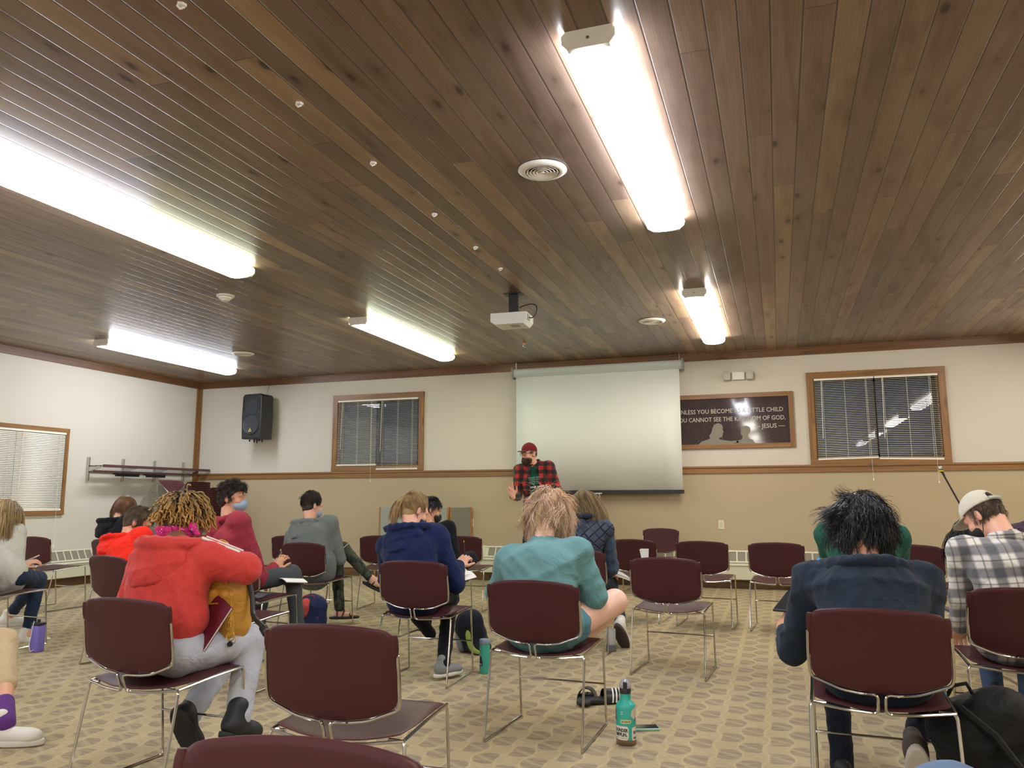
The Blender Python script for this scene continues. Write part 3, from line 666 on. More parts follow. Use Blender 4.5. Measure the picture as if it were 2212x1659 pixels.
def build_chair():
    t = empty('stacking_chair', (0, 0, 0))
    o = loop([(-.238, .775), (-.12, .790), (0, .795), (.12, .790), (.238, .775), (.236, .535), (.13, .494), (0, .480), (-.13, .494), (-.236, .535)], [.05, .03, .03, .03, .05, .035, .05, .05, .05, .035])
    def th(x, z):
        e = .012
        if z > .67 and abs(x) > .19: e += .012 * min(1, (abs(x) - .19) / .03) * min(1, (z - .67) / .02)
        if z > .765: e += .004
        return e
    V, F = shell(o, back_surf, th); MB().add(V, F).build('backrest', MAT['plum'], t, True, sharp=60)
    for s in (-1, 1):   # pockets at the upper corners where the rod enters
        pts = [back_surf(s * .232, z) for z in (.765, .75, .72, .695)]
        MB().tube(pts, [.009, .0125, .0135, .010], 10).build('corner_sleeve', MAT['plum'], t, True)
    so = loop([(-.232, -.185), (-.1, -.215), (0, -.222), (.1, -.215), (.232, -.185), (.236, .2), (.2, .222), (0, .232), (-.2, .222), (-.236, .2)], [.02, .03, .03, .03, .02, .03, .02, .05, .02, .03])
    V, F = shell(so, seat_surf, .010); MB().add(V, F).build('seat', MAT['plum'], t, True, sharp=60)
    R = .0062
    for s in (-1, 1):
        MB().tube(rounded([(s * .243, .185, .447), (s * .2405, .20, .430), (s * .242, .238, .02)], .02), R, 8).build('leg', MAT['chrome'], t, True)
        MB().tube(rounded([(s * .19, -.19, .428), (s * .246, -.188, .425), (s * .248, -.20, .36), (s * .251, -.268, .02)], .02), R, 8).build('leg', MAT['chrome'], t, True)
        MB().tube(rounded([(s * .242, .236, .03), (s * .242, .242, R), (s * .251, -.272, R), (s * .251, -.268, .03)], .012), R, 8).build('runner', MAT['chrome'], t, True)
        MB().tube(rounded([(s * .243, -.188, .4275), (s * .2415, .0, .440), (s * .243, .195, .4475)], .02), R, 8).build('side_rail', MAT['chrome'], t, True)
        # rear rail turning up into the back frame: centre post, lower edge of the back, side
        P = [(s * .243, -.189, .426), (s * .12, -.219, .416), (s * .013, -.232, .413), (s * .0125, -.262, .487)]
        for x, z in ((.06, .478), (.13, .487), (.236, .528), (.243, .56), (.244, .62), (.241, .70)):
            p = back_surf(s * x, z); P.append((p[0], p[1] - .002, p[2]))
        MB().tube(rounded(P, .022), R * .93, 8).build('back_frame', MAT['chrome'], t, True)
    MB().cyl((-.2405, .213, .215), (.2405, .213, .215), .0052, n=8).build('stretcher', MAT['chrome'], t, True)
    return t
PROTO = build_chair(); first = [True]
def chair(x, y, a, label, group='plum stacking chairs in the rows', tilt=0, z=0):
    if first[0]: c = PROTO; first[0] = False
    else: c = copy_tree(PROTO)
    c.location = (x, y, z); c.rotation_euler = (tilt, 0, a) if not tilt else (Matrix.Rotation(a, 3, 'Z') @ Matrix.Rotation(tilt, 3, 'X')).to_euler()
    return tag(c, label, 'chair', group)
CH = {
 'A': (-2.587, 2.91, -.055, 'plum chair in the left foreground, under the person in the red hoodie and grey joggers'),
 'B': (-1.43, 2.572, .04, 'large empty plum chair in the middle foreground, seen from behind'),
 'D': (-1.182, 4.077, -.039, 'plum chair under the blond person in the teal sweatshirt'),
 'E': (-.748, 5.76, -.072, 'empty plum chair just right of the bare knee, one dark patch on its front leg'),
 'F': (-.698, 7.902, -.066, 'empty plum chair behind the lone middle one, second from the right of the empty row'),
 'G': (-.035, 7.841, -.064, 'empty plum chair beside the forearm holding the tablet, rightmost of the empty row'),
 'H': (-1.366, 8.032, -.111, 'plum chair with a white paper on its back'),
 'L': (.329, 3.5, -.045, 'large plum chair in the right foreground, under the person in the dark hoodie'),
 'M': (1.037, 4.43, .002, 'plum chair cut by the right edge, under the person in the black-and-white plaid shirt'),
 'N': (-2.314, 5.027, .022, 'plum chair under the ponytailed person in the navy hoodie'),
 'O': (-4.213, 6.654, -.062, 'plum chair under the person in the grey hoodie'),
 'T': (-4.583, 4.798, -.252, 'plum chair under the short-haired boy in the bright red hoodie'),
 'J': (1.16, 7.80, -.40, 'turned plum chair beside the green sleeve, against the heater on the right'),
 'S': (-1.549, 6.404, -.022, 'plum chair under the person in the quilted vest'),
 'V': (-7.727, 6.822, -.077, 'empty plum chair by the left wall, behind the long-haired person'),
 'Q': (-4.209, 8.068, .133, 'empty plum chair left of the navy hoodie, in the back row'),
 'R': (-3.308, 8.207, .082, 'empty plum chair right of the navy hoodie, before the grey divider'),
 'W': (-6.117, 4.933, -.083, 'plum chair under the long-haired person at the left edge'),
 'X': (-3.92, 5.30, -.10, 'plum chair under the person in the maroon hoodie'),
 'Y': (-3.385, 4.42, -.02, 'plum chair mostly hidden behind the yellow backpack, its seat corner showing'),
 'U': (-6.456, 6.572, -.298, 'plum chair under the person in the black jacket'),
 'P': (-5.179, 7.825, .097, 'empty plum chair peeking out left of the grey hoodie'),
 'I': (-1.54, 10.30, 2.99, 'empty plum chair against the back wall, facing the camera'),
 'K': (1.073, 10.1, 3.10, 'plum chair against the back wall behind the green sleeve, facing the camera'),
 'C': (-.77, .95, 3.2, 'plum chair back cut by the bottom edge, facing the camera'),
 'Z': (-2.95, 6.62, 0, 'plum chair under the black-masked person, hidden behind the navy hoodie'),
 'G14': (.45, 5.35, 0, 'plum chair under the person in the green shirt, hidden behind the dark hoodie'),
 'H16': (1.62, 6.15, .15, 'plum chair under the person in the purple top, hidden behind the plaid shirt'),
 'A3': (-4.95, 3.15, -1.1, 'plum chair off the left edge under the person in khaki shorts'),
 'K17': (.68, 1.20, .75, 'plum chair below the bottom edge under the person in blue jeans'),
}
for k, (x, y, a, lb) in CH.items(): chair(x, y, a, lb)
ORD = 'first second third fourth fifth sixth seventh eighth ninth tenth eleventh twelfth thirteenth fourteenth fifteenth sixteenth seventeenth eighteenth nineteenth twentieth twenty-first twenty-second twenty-third twenty-fourth twenty-fifth twenty-sixth twenty-seventh twenty-eighth twenty-ninth thirtieth'.split()
# stacked chairs on two carts in the back left corner
for (sx, sy, num, nm) in ((-8.855, 9.62, 30, 'left'), (-9.02, 10.3, 27, 'right')):
    tl = math.radians(38)
    for i in range(num):
        h = .25 + i * .0255
        where = 'topmost plum chair of' if i == num - 1 else ('lowest plum chair of' if i == 0 else ORD[num - 1 - i] + ' plum chair from the top of')
        chair(sx, sy, math.pi / 2, '%s the tilted stack %s' % (where, 'nearest the coat rack' if nm == 'left' else 'nearest the corner post'), 'stacked chairs, %s stack' % nm, tilt=tl, z=h)
    cart = empty('chair_cart', (sx, sy, 0), math.pi / 2, 'low chair cart under the %s stack in the corner' % nm, 'cart', 'chair carts')
    MB().box(-.22, .22, -.60, .18, .06, .085, .004).build('deck', MAT['blackp'], cart)
    for X in (-.18, .18):
        for Y in (-.52, .1): MB().cyl((X - .012, Y, .03), (X + .012, Y, .03), .03).build('caster', MAT['blackp'], cart, True)
        MB().tube([(X, .16, .085), (X, .19, .36)], .010).build('prop_rail', MAT['metal'], cart, True)
# ---------------------------------------------------------------- people: smooth blended volumes meshed as one surface
A = lambda *v: np.array(v, np.float32)
def unit(v): v = np.asarray(v, float); return v / (np.linalg.norm(v) + 1e-9)
def d_rc(P, a, b, ra, rb):
    ba = b - a; L = float(ba @ ba) + 1e-9; pa = P - a
    h = np.clip(pa @ ba / L, 0, 1); return np.linalg.norm(pa - h[:, None] * ba, axis=1) - (ra + (rb - ra) * h)
def d_el(P, c, R, r):
    q = (P - c) @ R; k0 = np.linalg.norm(q / r, axis=1); k1 = np.linalg.norm(q / (r * r), axis=1) + 1e-9
    return k0 * (k0 - 1) / k1
def smin(a, b, k): h = np.maximum(k - np.abs(a - b), 0) / k; return np.minimum(a, b) - h * h * k * .25
def smax(a, b, k): return -smin(-a, -b, k)
def RC(a, b, ra, rb, k=.03, op='+'): return ('rc', np.asarray(a, np.float32), np.asarray(b, np.float32), ra, rb, k, op)
def EL(c, R, r, k=.03, op='+'): return ('el', np.asarray(c, np.float32), np.asarray(R, np.float32), np.asarray(r, np.float32), None, k, op)
def PLN(p, n, k=.008): return ('pl', np.asarray(p, np.float32), np.asarray(n, np.float32), None, None, k, 'x')
def field(prims, P):
    d = None
    for t, a, b, c, e, k, op in prims:
        v = d_rc(P, a, b, c, e) if t == 'rc' else (d_el(P, a, b, c) if t == 'el' else (P - a) @ b)
        if d is None: d = v
        elif op == '+': d = smin(d, v, k)
        elif op == '-': d = smax(d, -v, k)
        else: d = smax(d, v, k)
    return d
def folds(P, f, seed, amp):
    g = np.random.RandomState(seed); v = np.zeros(len(P), np.float32)
    for i in range(4):
        k1 = unit(g.normal(size=3)) * f * (1 + .45 * i); k2 = unit(g.normal(size=3)) * f * .6; ph = g.rand(2) * 6
        v += (1 - np.abs(np.sin(P @ k1.astype(np.float32) + 1.6 * np.sin(P @ k2.astype(np.float32) + ph[0]) + ph[1]))) ** 2 / (1 + .4 * i)
    return amp * (v - .9)
def surf_net(prims, res, disp=None):
    lo = np.array([9e9] * 3); hi = -lo
    for t, a, b, c, e, k, op in prims:
        if op != '+': continue
        if t == 'rc': r = max(c, e); lo = np.minimum(lo, np.minimum(a, b) - r); hi = np.maximum(hi, np.maximum(a, b) + r)
        else: r = np.abs(b) @ c; lo = np.minimum(lo, a - r); hi = np.maximum(hi, a + r)
    pad = .02 + 2 * res; lo -= pad; hi += pad
    n = np.ceil((hi - lo) / res).astype(int) + 1
    ax = [lo[i] + np.arange(n[i]) * res for i in range(3)]
    G = np.stack(np.meshgrid(*ax, indexing='ij'), -1).reshape(-1, 3).astype(np.float32)
    D = np.concatenate([field(prims, g) for g in np.array_split(G, max(1, len(G) // 400000))])
    if disp:
        m = np.abs(D) < .04; D[m] -= disp(G[m])
    D = D.reshape(n); I = D < 0
    c = [(i, j, k) for i in (0, 1) for j in (0, 1) for k in (0, 1)]
    sl = lambda o, X: X[o[0]:n[0] - 1 + o[0], o[1]:n[1] - 1 + o[1], o[2]:n[2] - 1 + o[2]]
    cnt = sum(sl(o, I).astype(np.int8) for o in c); act = (cnt > 0) & (cnt < 8)
    idx = -np.ones(act.shape, int); ids = np.argwhere(act); idx[act] = np.arange(len(ids))
    acc = np.zeros((len(ids), 3)); w = np.zeros(len(ids))
    for i, o in enumerate(c):
        for j in range(3):
            if o[j]: continue
            p = list(o); p[j] = 1; p = tuple(p)
            d0 = sl(o, D)[act]; d1 = sl(p, D)[act]; m = (d0 < 0) != (d1 < 0); t = d0 / (d0 - d1 + 1e-12)
            q = np.tile(np.array(o, float), (len(ids), 1)); q[:, j] = t; acc[m] += q[m]; w[m] += 1
    V = (ids + acc / w[:, None]) * res + lo
    F = []
    for j in range(3):
        a, b = (j + 1) % 3, (j + 2) % 3
        s0 = [slice(None)] * 3; s1 = [slice(None)] * 3; s0[j] = slice(0, -1); s1[j] = slice(1, None)
        x = I[tuple(s0)] != I[tuple(s1)]; e = np.argwhere(x)
        e = e[(e[:, a] > 0) & (e[:, b] > 0) & (e[:, a] < n[a] - 1) & (e[:, b] < n[b] - 1)]
        ins = I[e[:, 0], e[:, 1], e[:, 2]]
        def cell(da, db): q = e.copy(); q[:, a] -= da; q[:, b] -= db; return idx[q[:, 0], q[:, 1], q[:, 2]]
        Q = np.stack([cell(1, 1), cell(0, 1), cell(0, 0), cell(1, 0)], 1); Q[~ins] = Q[~ins][:, ::-1]; F.append(Q)
    return V, np.concatenate(F)
def np_mesh(name, V, F, mat, parent, base, tone=None, tris=False, smooth=True):
    me = bpy.data.meshes.new(name); V = np.asarray(V, np.float64) - np.array(base); k = F.shape[1]
    me.vertices.add(len(V)); me.vertices.foreach_set('co', V.astype(np.float32).ravel())
    me.loops.add(F.size); me.loops.foreach_set('vertex_index', F.astype(np.int32).ravel())
    me.polygons.add(len(F)); me.polygons.foreach_set('loop_start', np.arange(0, F.size, k, dtype=np.int32)); 
    me.polygons.foreach_set('use_smooth', np.full(len(F), smooth)); me.update(calc_edges=True)
    if tone is not None:
        at_ = me.attributes.new('tone', 'FLOAT', 'POINT'); at_.data.foreach_set('value', np.asarray(tone, np.float32))
    me.materials.append(mat); me.validate()
    o = bpy.data.objects.new(name, me); COL.objects.link(o); o.parent = parent; return o
def sdf_obj(name, groups, mat, parent, base, disp=None):
    Vs, Fs, n = [], [], 0
    for prims, res in groups:
        V, F = surf_net(prims, res, disp); Vs.append(V); Fs.append(F + n); n += len(V)
    return np_mesh(name, np.concatenate(Vs), np.concatenate(Fs), mat, parent, base)
def frame(fwd, up):
    f = unit(fwd); u = unit(np.asarray(up) - f * (np.asarray(up) @ f)); r = np.cross(f, u); return np.stack([r, f, u], 1)   # columns right, forward, up
def ik(a, c, l1, l2, pole):
    a = np.array(a, float); c = np.array(c, float); d = c - a; L = np.linalg.norm(d); D = min(L, (l1 + l2) * .998); u = unit(d)
    if L > D: l1, l2, D = l1 * L / D, l2 * L / D, L
    x = (l1 * l1 - l2 * l2 + D * D) / (2 * D); h = math.sqrt(max(0, l1 * l1 - x * x)); p = np.array(pole, float); p = unit(p - u * (p @ u))
    return a + u * x + p * h
def strands(N, K, R, c, length, step_noise=.25, lift=.35, grav=.25, region=None, crown=(0, -.35, .94), rad=.0013, curl=0, seed=1, ex=(.082, .1, .105), sc=(0, -.008, .028), comb=None, tip=.35, tone=None, down=(0, 0, -1), push=1.03, clump=16, cs=.10, own=.35, fall=None):
    """hair locks: thin three-sided tubes that leave the scalp, fall and keep clear of the skull"""
    g = np.random.RandomState(seed); ex = np.array(ex); R = np.asarray(R); cc = np.asarray(c) + R @ np.array(sc)
    D = g.normal(size=(N * 6, 3)); D /= np.linalg.norm(D, axis=1)[:, None]
    if region is not None: D = D[region(D)]
    gi = g.randint(0, max(1, N // clump), N); Gd = D[:max(1, N // clump)]; gi = gi % len(Gd)
    if clump > 1: D = Gd[gi] + g.normal(size=(N, 3)) * cs; D /= np.linalg.norm(D, axis=1)[:, None]
    else: D = D[:N]; gi = np.arange(len(D)); Gd = D
    N = len(D); NG = len(Gd)
    p = D * ex; cr = unit(crown); nn = D / ex; nn /= np.linalg.norm(nn, axis=1)[:, None]
    t = D - cr if comb is None else np.tile(unit(comb), (N, 1)) * 1.0
    t = t - (t * nn).sum(1)[:, None] * nn; t /= np.linalg.norm(t, axis=1)[:, None] + 1e-6
    if comb is not None: t = np.tile(unit(comb), (N, 1)) + nn * .16
    v = nn * lift + t * (1 - lift); v /= np.linalg.norm(v, axis=1)[:, None]
    gd = R.T @ unit(down); Lr = (length * ((.72 + .5 * g.rand(NG))[gi] + .12 * g.rand(N)))[:, None] / K
    ph = (g.rand(NG) * 6.28)[gi] + g.rand(N) * .5; nz = g.normal(size=(N, 3)) * own; gz = g.normal(size=(NG, 3)); pts = [p.copy()]
    gd2 = gd if fall is None else R.T @ unit(fall[:3])
    for k in range(K):
        if k > K * (.4 if fall is None or len(fall) < 4 else fall[3]): gd = gd2
        nz = nz * .6 + g.normal(size=(N, 3)) * .6 * own; gz = gz * .6 + g.normal(size=(NG, 3)) * .6
        cur = np.stack([np.cos(ph + k * 1.15), np.sin(ph + k * 1.15), np.sin(ph * 2 + k)], 1) * curl
        v = v + gd * grav + (nz + gz[gi]) * step_noise * .5 + cur; v /= np.linalg.norm(v, axis=1)[:, None]
        p = p + v * Lr; q = p / ex; r = np.linalg.norm(q, axis=1); m = r < push; s = np.where(m, push / r, 1)[:, None]; p = p * s
        pts.append(p.copy())
    X = np.stack(pts, 1)             # N,K+1,3 local
    X = X @ R.T + cc
    T = np.gradient(X, axis=1); T /= np.linalg.norm(T, axis=2)[..., None] + 1e-9
    ref = unit((.3, .5, .8)); a = np.cross(T, ref); a /= np.linalg.norm(a, axis=2)[..., None] + 1e-9; b = np.cross(T, a)
    w = np.linspace(1, tip, K + 1)[None, :, None] * rad * (.7 + .6 * g.rand(N))[:, None, None]
    M3 = 3; ring = []
    for j in range(M3):
        th = 2 * np.pi * j / M3; ring.append(X + (a * math.cos(th) + b * math.sin(th)) * w)
    V = np.stack(ring, 2).reshape(-1, 3)     # N,K+1,3
    base = (np.arange(N) * (K + 1) * M3)[:, None, None]; kk = (np.arange(K) * M3)[None, :, None]; jj = np.arange(M3)[None, None, :]; j2 = (jj + 1) % M3
    F = np.stack([base + kk + jj, base + kk + j2, base + kk + j2 + M3, base + kk + jj + M3], -1).reshape(-1, 4)
    tn = (g.rand(NG)[gi] * .75 + g.rand(N) * .25)[:, None] * np.ones(K + 1)[None]
    if tone: tn = tone(tn, np.linspace(0, 1, K + 1)[None])
    return V, F, np.repeat(np.clip(tn, 0, 1).reshape(-1), M3)
def hair_obj(parts, cap, mat, parent, base, cap_tone=.15, capname='hair'):
    Vs, Fs, Ts, n = [], [], [], 0
    if cap:
        V, F = surf_net(cap, .0055, lambda P: folds(P, 70, 3, .0022)); Vs.append(V); Fs.append(F); Ts.append(np.full(len(V), cap_tone)); n = len(V)
    for V, F, T in parts: Vs.append(V); Fs.append(F + n); Ts.append(T); n += len(V)
    return np_mesh(capname, np.concatenate(Vs), np.concatenate(Fs), mat, parent, base, np.concatenate(Ts))
def hcap(R, c, grow=.007, front=.045, low=-.045, nape=-.07):
    """skull cap under the hair: cut off above the brow and behind the ears"""
    R = np.asarray(R); c = np.asarray(c); X = lambda x, y, z: c + R @ np.array([x, y, z])
    return [EL(X(0, -.008, .028), R, (.077 + grow, .096 + grow, .098 + grow)), EL(X(0, -.032, -.035), R, (.056 + grow, .052 + grow, .058 + grow), .03),
            PLN(X(0, front, .055), R @ unit((0, .8, -.6))), PLN(X(0, 0, nape), R @ unit((0, .25, -1)))]
def head_prims(c, R, big=1.0, face=False):
    R = np.asarray(R); c = np.asarray(c); X = lambda x, y, z: c + R @ (np.array([x, y, z]) * big); s = big
    P = [EL(X(0, -.008, .028), R, np.array([.076, .095, .097]) * s), EL(X(0, .028, -.045), R, np.array([.058, .062, .066]) * s, .035), EL(X(0, .052, -.088), R, np.array([.026, .026, .022]) * s, .03),
         EL(X(0, .075, .03), R, np.array([.056, .02, .018]) * s, .025)]
    for q in (-1, 1):
        P.append(EL(X(q * .036, .068, -.022), R, np.array([.024, .02, .02]) * s, .02))
        P.append(EL(X(q * .031, .097, .008), R, np.array([.015, .014, .010]) * s, .012, '-'))
    P += [RC(X(0, .088, .012), X(0, .112, -.022), .008 * s, .0125 * s, .012), EL(X(0, .1, -.03), R, np.array([.017, .012, .009]) * s, .01)]
    P += [EL(X(0, .090, -.055), R, np.array([.024, .010, .006]) * s, .008), EL(X(0, .088, -.067), R, np.array([.020, .010, .006]) * s, .008), EL(X(0, .102, -.061), R, np.array([.022, .008, .0016]) * s, .004, '-')]
    for q in (-1, 1):
        e = frame(R @ unit((q * .55, -.5, 0)), R[:, 2])
        P.append(EL(X(q * .079, -.012, -.006), frame(R @ unit((q * .35, -1, 0)), R @ unit((0, -.15, 1))), np.array([.0095, .019, .032]) * s, .008))
        P.append(EL(X(q * .088, -.004, -.002), R, np.array([.005, .009, .017]) * s, .006, '-'))
    return P
def hand_prims(w, d, nrm, side, curl=.55, spread=.12, thumb=.6, s=1.0, point=False):
    """palm, four unequal bent fingers and a thumb from the side of the palm; nrm = direction the palm faces, side = +1 thumb along +cross"""
    w = np.asarray(w, float); d = unit(d); n = unit(np.asarray(nrm) - d * (np.asarray(nrm) @ d)); t = np.cross(d, n) * side
    R = np.stack([t, d, n], 1)
    P = [RC(w - d * .02, w + d * .02, .026 * s, .027 * s, .02), EL(w + d * .055 * s, R, np.array([.042, .052, .017]) * s, .02), EL(w + (d * .045 + t * .025 + n * .008) * s, R, np.array([.018, .032, .016]) * s, .015)]
    for i, L in enumerate((.074, .084, .078, .060)):
        off = (.031 - .0205 * i); b = w + (d * (.094 - .004 * abs(i - 1.3)) + t * off) * s
        dd = unit(d + t * spread * (1.2 - i) * .6); c = curl * (1 + .08 * i)
        if point: c = .08 if i == 0 else (.35 if i == 1 else 1.25)
        r = .0092 if i < 3 else .0078; ang = 0; p = b
        for k, (f, dc) in enumerate(((.44, .55), (.32, .9), (.24, .7))):
            ang += c * dc; v = unit(dd * math.cos(ang) + n * math.sin(ang)); q = p + v * L * f * s
            P.append(RC(p, q, r * s, r * s * .92, .005)); p = q; r *= .92
    p = w + (d * .022 + t * .030) * s; v = unit(d * .62 + t * .75 + n * .25 * thumb); q = p + v * .042 * s; P.append(RC(p, q, .014 * s, .0115 * s, .012))
    v = unit(d * .9 + t * (.45 - .3 * thumb) + n * .45 * thumb); q2 = q + v * .032 * s; P.append(RC(q, q2, .011 * s, .0098 * s, .006)); q3 = q2 + unit(v + n * .25 * thumb) * .026 * s; P.append(RC(q2, q3, .0098 * s, .0082 * s, .005))
    return P
def shoe(kind, ank, f, up, col, sole, root, base, s=1.0, name='shoe', label=None):
    f = unit(f); R = frame(f, up); u = R[:, 2]; a = np.asarray(ank, float); X = lambda x, y, z: a + R @ (np.array([x, y, z]) * s)
    if kind == 'boot': body = [RC(X(0, -.02, .05), X(0, -.02, -.03), .052 * s, .05 * s), EL(X(0, .05, -.05), R, np.array([.048, .125, .045]) * s, .05), EL(X(0, .125, -.055), R, np.array([.046, .05, .034]) * s, .04), PLN(X(0, 0, -.085), -u)]
    else: body = [EL(X(0, -.03, -.035), R, np.array([.038, .05, .05]) * s), EL(X(0, .06, -.055), R, np.array([.044, .115, .036]) * s, .05), EL(X(0, .135, -.062), R, np.array([.043, .05, .026]) * s, .03), RC(X(0, -.02, .03), X(0, -.02, -.02), .036 * s, .042 * s, .02), PLN(X(0, 0, -.083), -u)]
    if kind == 'sandal':
        P = [EL(X(0, .05, -.075), R, np.array([.047, .145, .06]) * s), PLN(X(0, 0, -.064), u, .004), PLN(X(0, 0, -.088), -u, .004)]
        o = sdf_obj(name, [(P, .006)], col, root, base)
        m = MB()
        for (y, h, tw) in ((.10, -.038, .03), (.045, -.008, -.02), (-.02, .015, .0)):
            pts = [X(-.044, y - tw, -.066), X(-.038, y, h - .012), X(0, y + .005, h + .006), X(.038, y, h - .012), X(.044, y + tw, -.066)]
            m.tube([Vector(p) - Vector(base) for p in bez(pts, 4)], .006, 6)
        m.build('strap', col, o, True); return o
    o = sdf_obj(name, [(body, .006)], col, root, base)
    if label: tag(o, label)
    P = [EL(X(0, .052, -.085), R, np.array([.050, .150, .09]) * s), PLN(X(0, 0, -.074), u, .004), PLN(X(0, 0, -.103), -u, .004)]
    q = sdf_obj('sole', [(P, .006)], sole, o, base)
    m = MB()
    for k in range(4):
        y = .03 + k * .022; h = -.012 - k * .011; m.tube([Vector(X(x, y, h - abs(x) * .25) - base) for x in (-.024, 0, .024)], .0028, 5)
    m.build('laces', MAT['white'] if kind == 'sneaker' else MAT['black'], o, True)
    return o
class Person: pass
def person(label, x, y, a, top, pants, skin, cat='person', lean=.25, side=0, twist=0, slump=.03, neck=None, head=None, hf=None, hu=None, pelvis=None,
           wr=None, wl=None, er=None, el=None, ar=None, al=None, kr=None, kl=None, sh=.185, puff=.012, torso=1.0, res=.011, amp=.006, shoes=None, shoe_dir=None,
           hands=('r', 'l'), hand_pose=None, arm_r=.052, leg_r=1.0, hem=None, stand=False, seed=1, topname='hoodie', body_legs=False, spine=.47, sleeve_end=1.0, bighead=1.0, bare=False, hipz=.02, sleeves=None, pants_end=1.0):
    """seated or standing figure; all joints in metres in the room. Local frame at the seat: x right, y forward"""
    ca, sa = math.cos(a), math.sin(a); L = lambda p: np.array([x + ca * p[0] - sa * p[1], y + sa * p[0] + ca * p[1], p[2]], float)
    Dr = lambda p: np.array([ca * p[0] - sa * p[1], sa * p[0] + ca * p[1], p[2]], float)
    o = Person(); o.L = L; o.Dr = Dr
    pel = np.array(pelvis, float) if pelvis is not None else L((0, -.06, .545))
    nk = np.array(neck, float) if neck is not None else pel + Dr((side, math.sin(lean) * spine, math.cos(lean) * spine))
    t = unit(nk - pel); s0 = Dr((math.cos(twist), math.sin(twist), 0)); s = unit(s0 - t * (s0 @ t)); n = np.cross(t, s)
    hd = np.array(head, float) if head is not None else nk + t * .05 + Dr((0, .05, .12))
    f = unit(hf) if hf is not None else Dr((0, 1, -.4)); u = hu if hu is not None else t * .5 + np.array([0, 0, 1.]) * .5
    HR = frame(f, u); o.HR = HR; o.hd = hd; o.nk = nk; o.t = t; o.s = s; o.n = n; o.pel = pel
    S = {q: nk - t * .075 + s * sh * q + n * .0 for q in (-1, 1)}
    base = np.array([x, y, 0.0]); root = empty('person', base, 0, label, cat); o.root = root; o.base = base
    hip = {q: pel + s * .09 * q + n * .03 - np.array([0, 0, .02]) for q in (-1, 1)}
    W = {1: wr, -1: wl}; E = {1: er, -1: el}; AK = {1: ar, -1: al}; KN = {1: kr, -1: kl}; o.E = {}; o.K = {}; o.W = {}; o.A = {}
    TR = np.stack([s, n, t], 1)
    for q in (-1, 1):
        w = np.array(W[q], float) if W[q] is not None else L((.08 * q, .24, .66))
        e = np.array(E[q], float) if E[q] is not None else ik(S[q], w, .285, .25, Dr((.55 * q, -.3, -.8)))
        k0 = np.array(AK[q], float) if AK[q] is not None else L((.13 * q, .40, .10))
        k1 = np.array(KN[q], float) if KN[q] is not None else ik(hip[q], k0, .43, .41, Dr((.1 * q, .6, .8)) if not stand else Dr((0, 1, .1)))
        o.E[q] = e; o.W[q] = w; o.A[q] = k0; o.K[q] = k1
    m = nk * .0
    SL = float(np.linalg.norm(nk - pel)); c1 = pel + t * (SL * .33) - n * slump; c2 = pel + t * (SL * .63) - n * slump * 1.1
    def torso_prims(p):
        ks = .06
        P = [EL(pel + t * hipz, TR, np.array([.165 * torso + p, .12 + p, .12 + p])), EL(c1, TR, np.array([.150 * torso + p, .112 + p, .15])), ]
        P[1] = P[1][:5] + (ks, '+')
        P += [EL(c2, TR, np.array([.168 * torso + p, .112 + p, .15]), ks), RC(S[-1], S[1], .060 + p * .6, .060 + p * .6, ks), RC(nk - t * .035, S[-1] + t * .0, .042 + p * .3, .05 + p * .5, .04), RC(nk - t * .035, S[1], .042 + p * .3, .05 + p * .5, .04)]
        return P
    # clothing
    P = torso_prims(puff)
    for q in (-1, 1):
        se = sleeve_end if sleeves is None else sleeves[q]
        if se > 0: P.append(RC(S[q], o.E[q], arm_r + puff * .8 + .008, arm_r + puff * .5, .035))
        if se > .2:
            end = o.E[q] + (o.W[q] - o.E[q]) * min(se, .97); P.append(RC(o.E[q], end, arm_r + puff * .5 - .002, .037 + puff * .5, .02))
            if se >= 1: cf = unit(o.W[q] - o.E[q]); P.append(RC(end - cf * .03, end - cf * .0, .036 + puff * .3, .034, .01))
    hn = unit(hd - nk)
    P.append(RC(nk - t * .015, nk - t * .06, .060 + puff * .5, .085 + puff, .03)); P.append(RC(nk + hn * .0, hd, .055, .06, .012, '-'))
    ring = []
    rr = .064; RN = frame(np.cross(s, hn), hn); cn = nk - hn * .016
    for i in range(12):
        w0, w1 = i * math.pi / 6, (i + 1) * math.pi / 6; ring.append(RC(cn + RN @ np.array([math.cos(w0) * rr, math.sin(w0) * rr, 0]), cn + RN @ np.array([math.cos(w1) * rr, math.sin(w1) * rr, 0]), .0085, .0085, .012))
    P += ring
    if hem is not None: P += [EL(pel + np.array(Dr((0, hem[1], hem[0]))), TR, np.array([.185 * torso, .15, hem[2]]), .04)]
    o.top = sdf_obj(topname, [(P, res)], top, root, base, lambda Q: folds(Q, 16, seed, amp))
    # trousers
    lr = leg_r; P = [EL(pel, frame(n - t * (n @ np.array([0, 0, 1])), (0, 0, 1)), np.array([.165 * torso, .135, .105]))]
    for q in (-1, 1):
        pe = pants_end if not isinstance(pants_end, dict) else pants_end[q]
        P += [RC(hip[q], o.K[q], .088 * lr, .064 * lr, .05)] if not bare else [RC(hip[q], hip[q] + (o.K[q] - hip[q]) * .2, .098, .098, .05)]
        if pe > 0: P += [RC(o.K[q], o.K[q] + (o.A[q] - o.K[q]) * pe, .063 * lr, (.063 - .016 * pe) * lr, .03)]
    if pants is not None: o.pants = sdf_obj('trousers', [(P, res)], pants, root, base, lambda Q: folds(Q, 20, seed + 3, amp * .9))
    # skin: one mesh
    sk = head_prims(hd, HR, bighead); sk.insert(1, RC(hd + HR @ np.array([0, -.028, -.05]), nk - t * .03, .052, .056, .03)); sk.append(EL(nk - t * .05, TR, (.12, .07, .05), .04))
    groups = [(sk, .0045)]
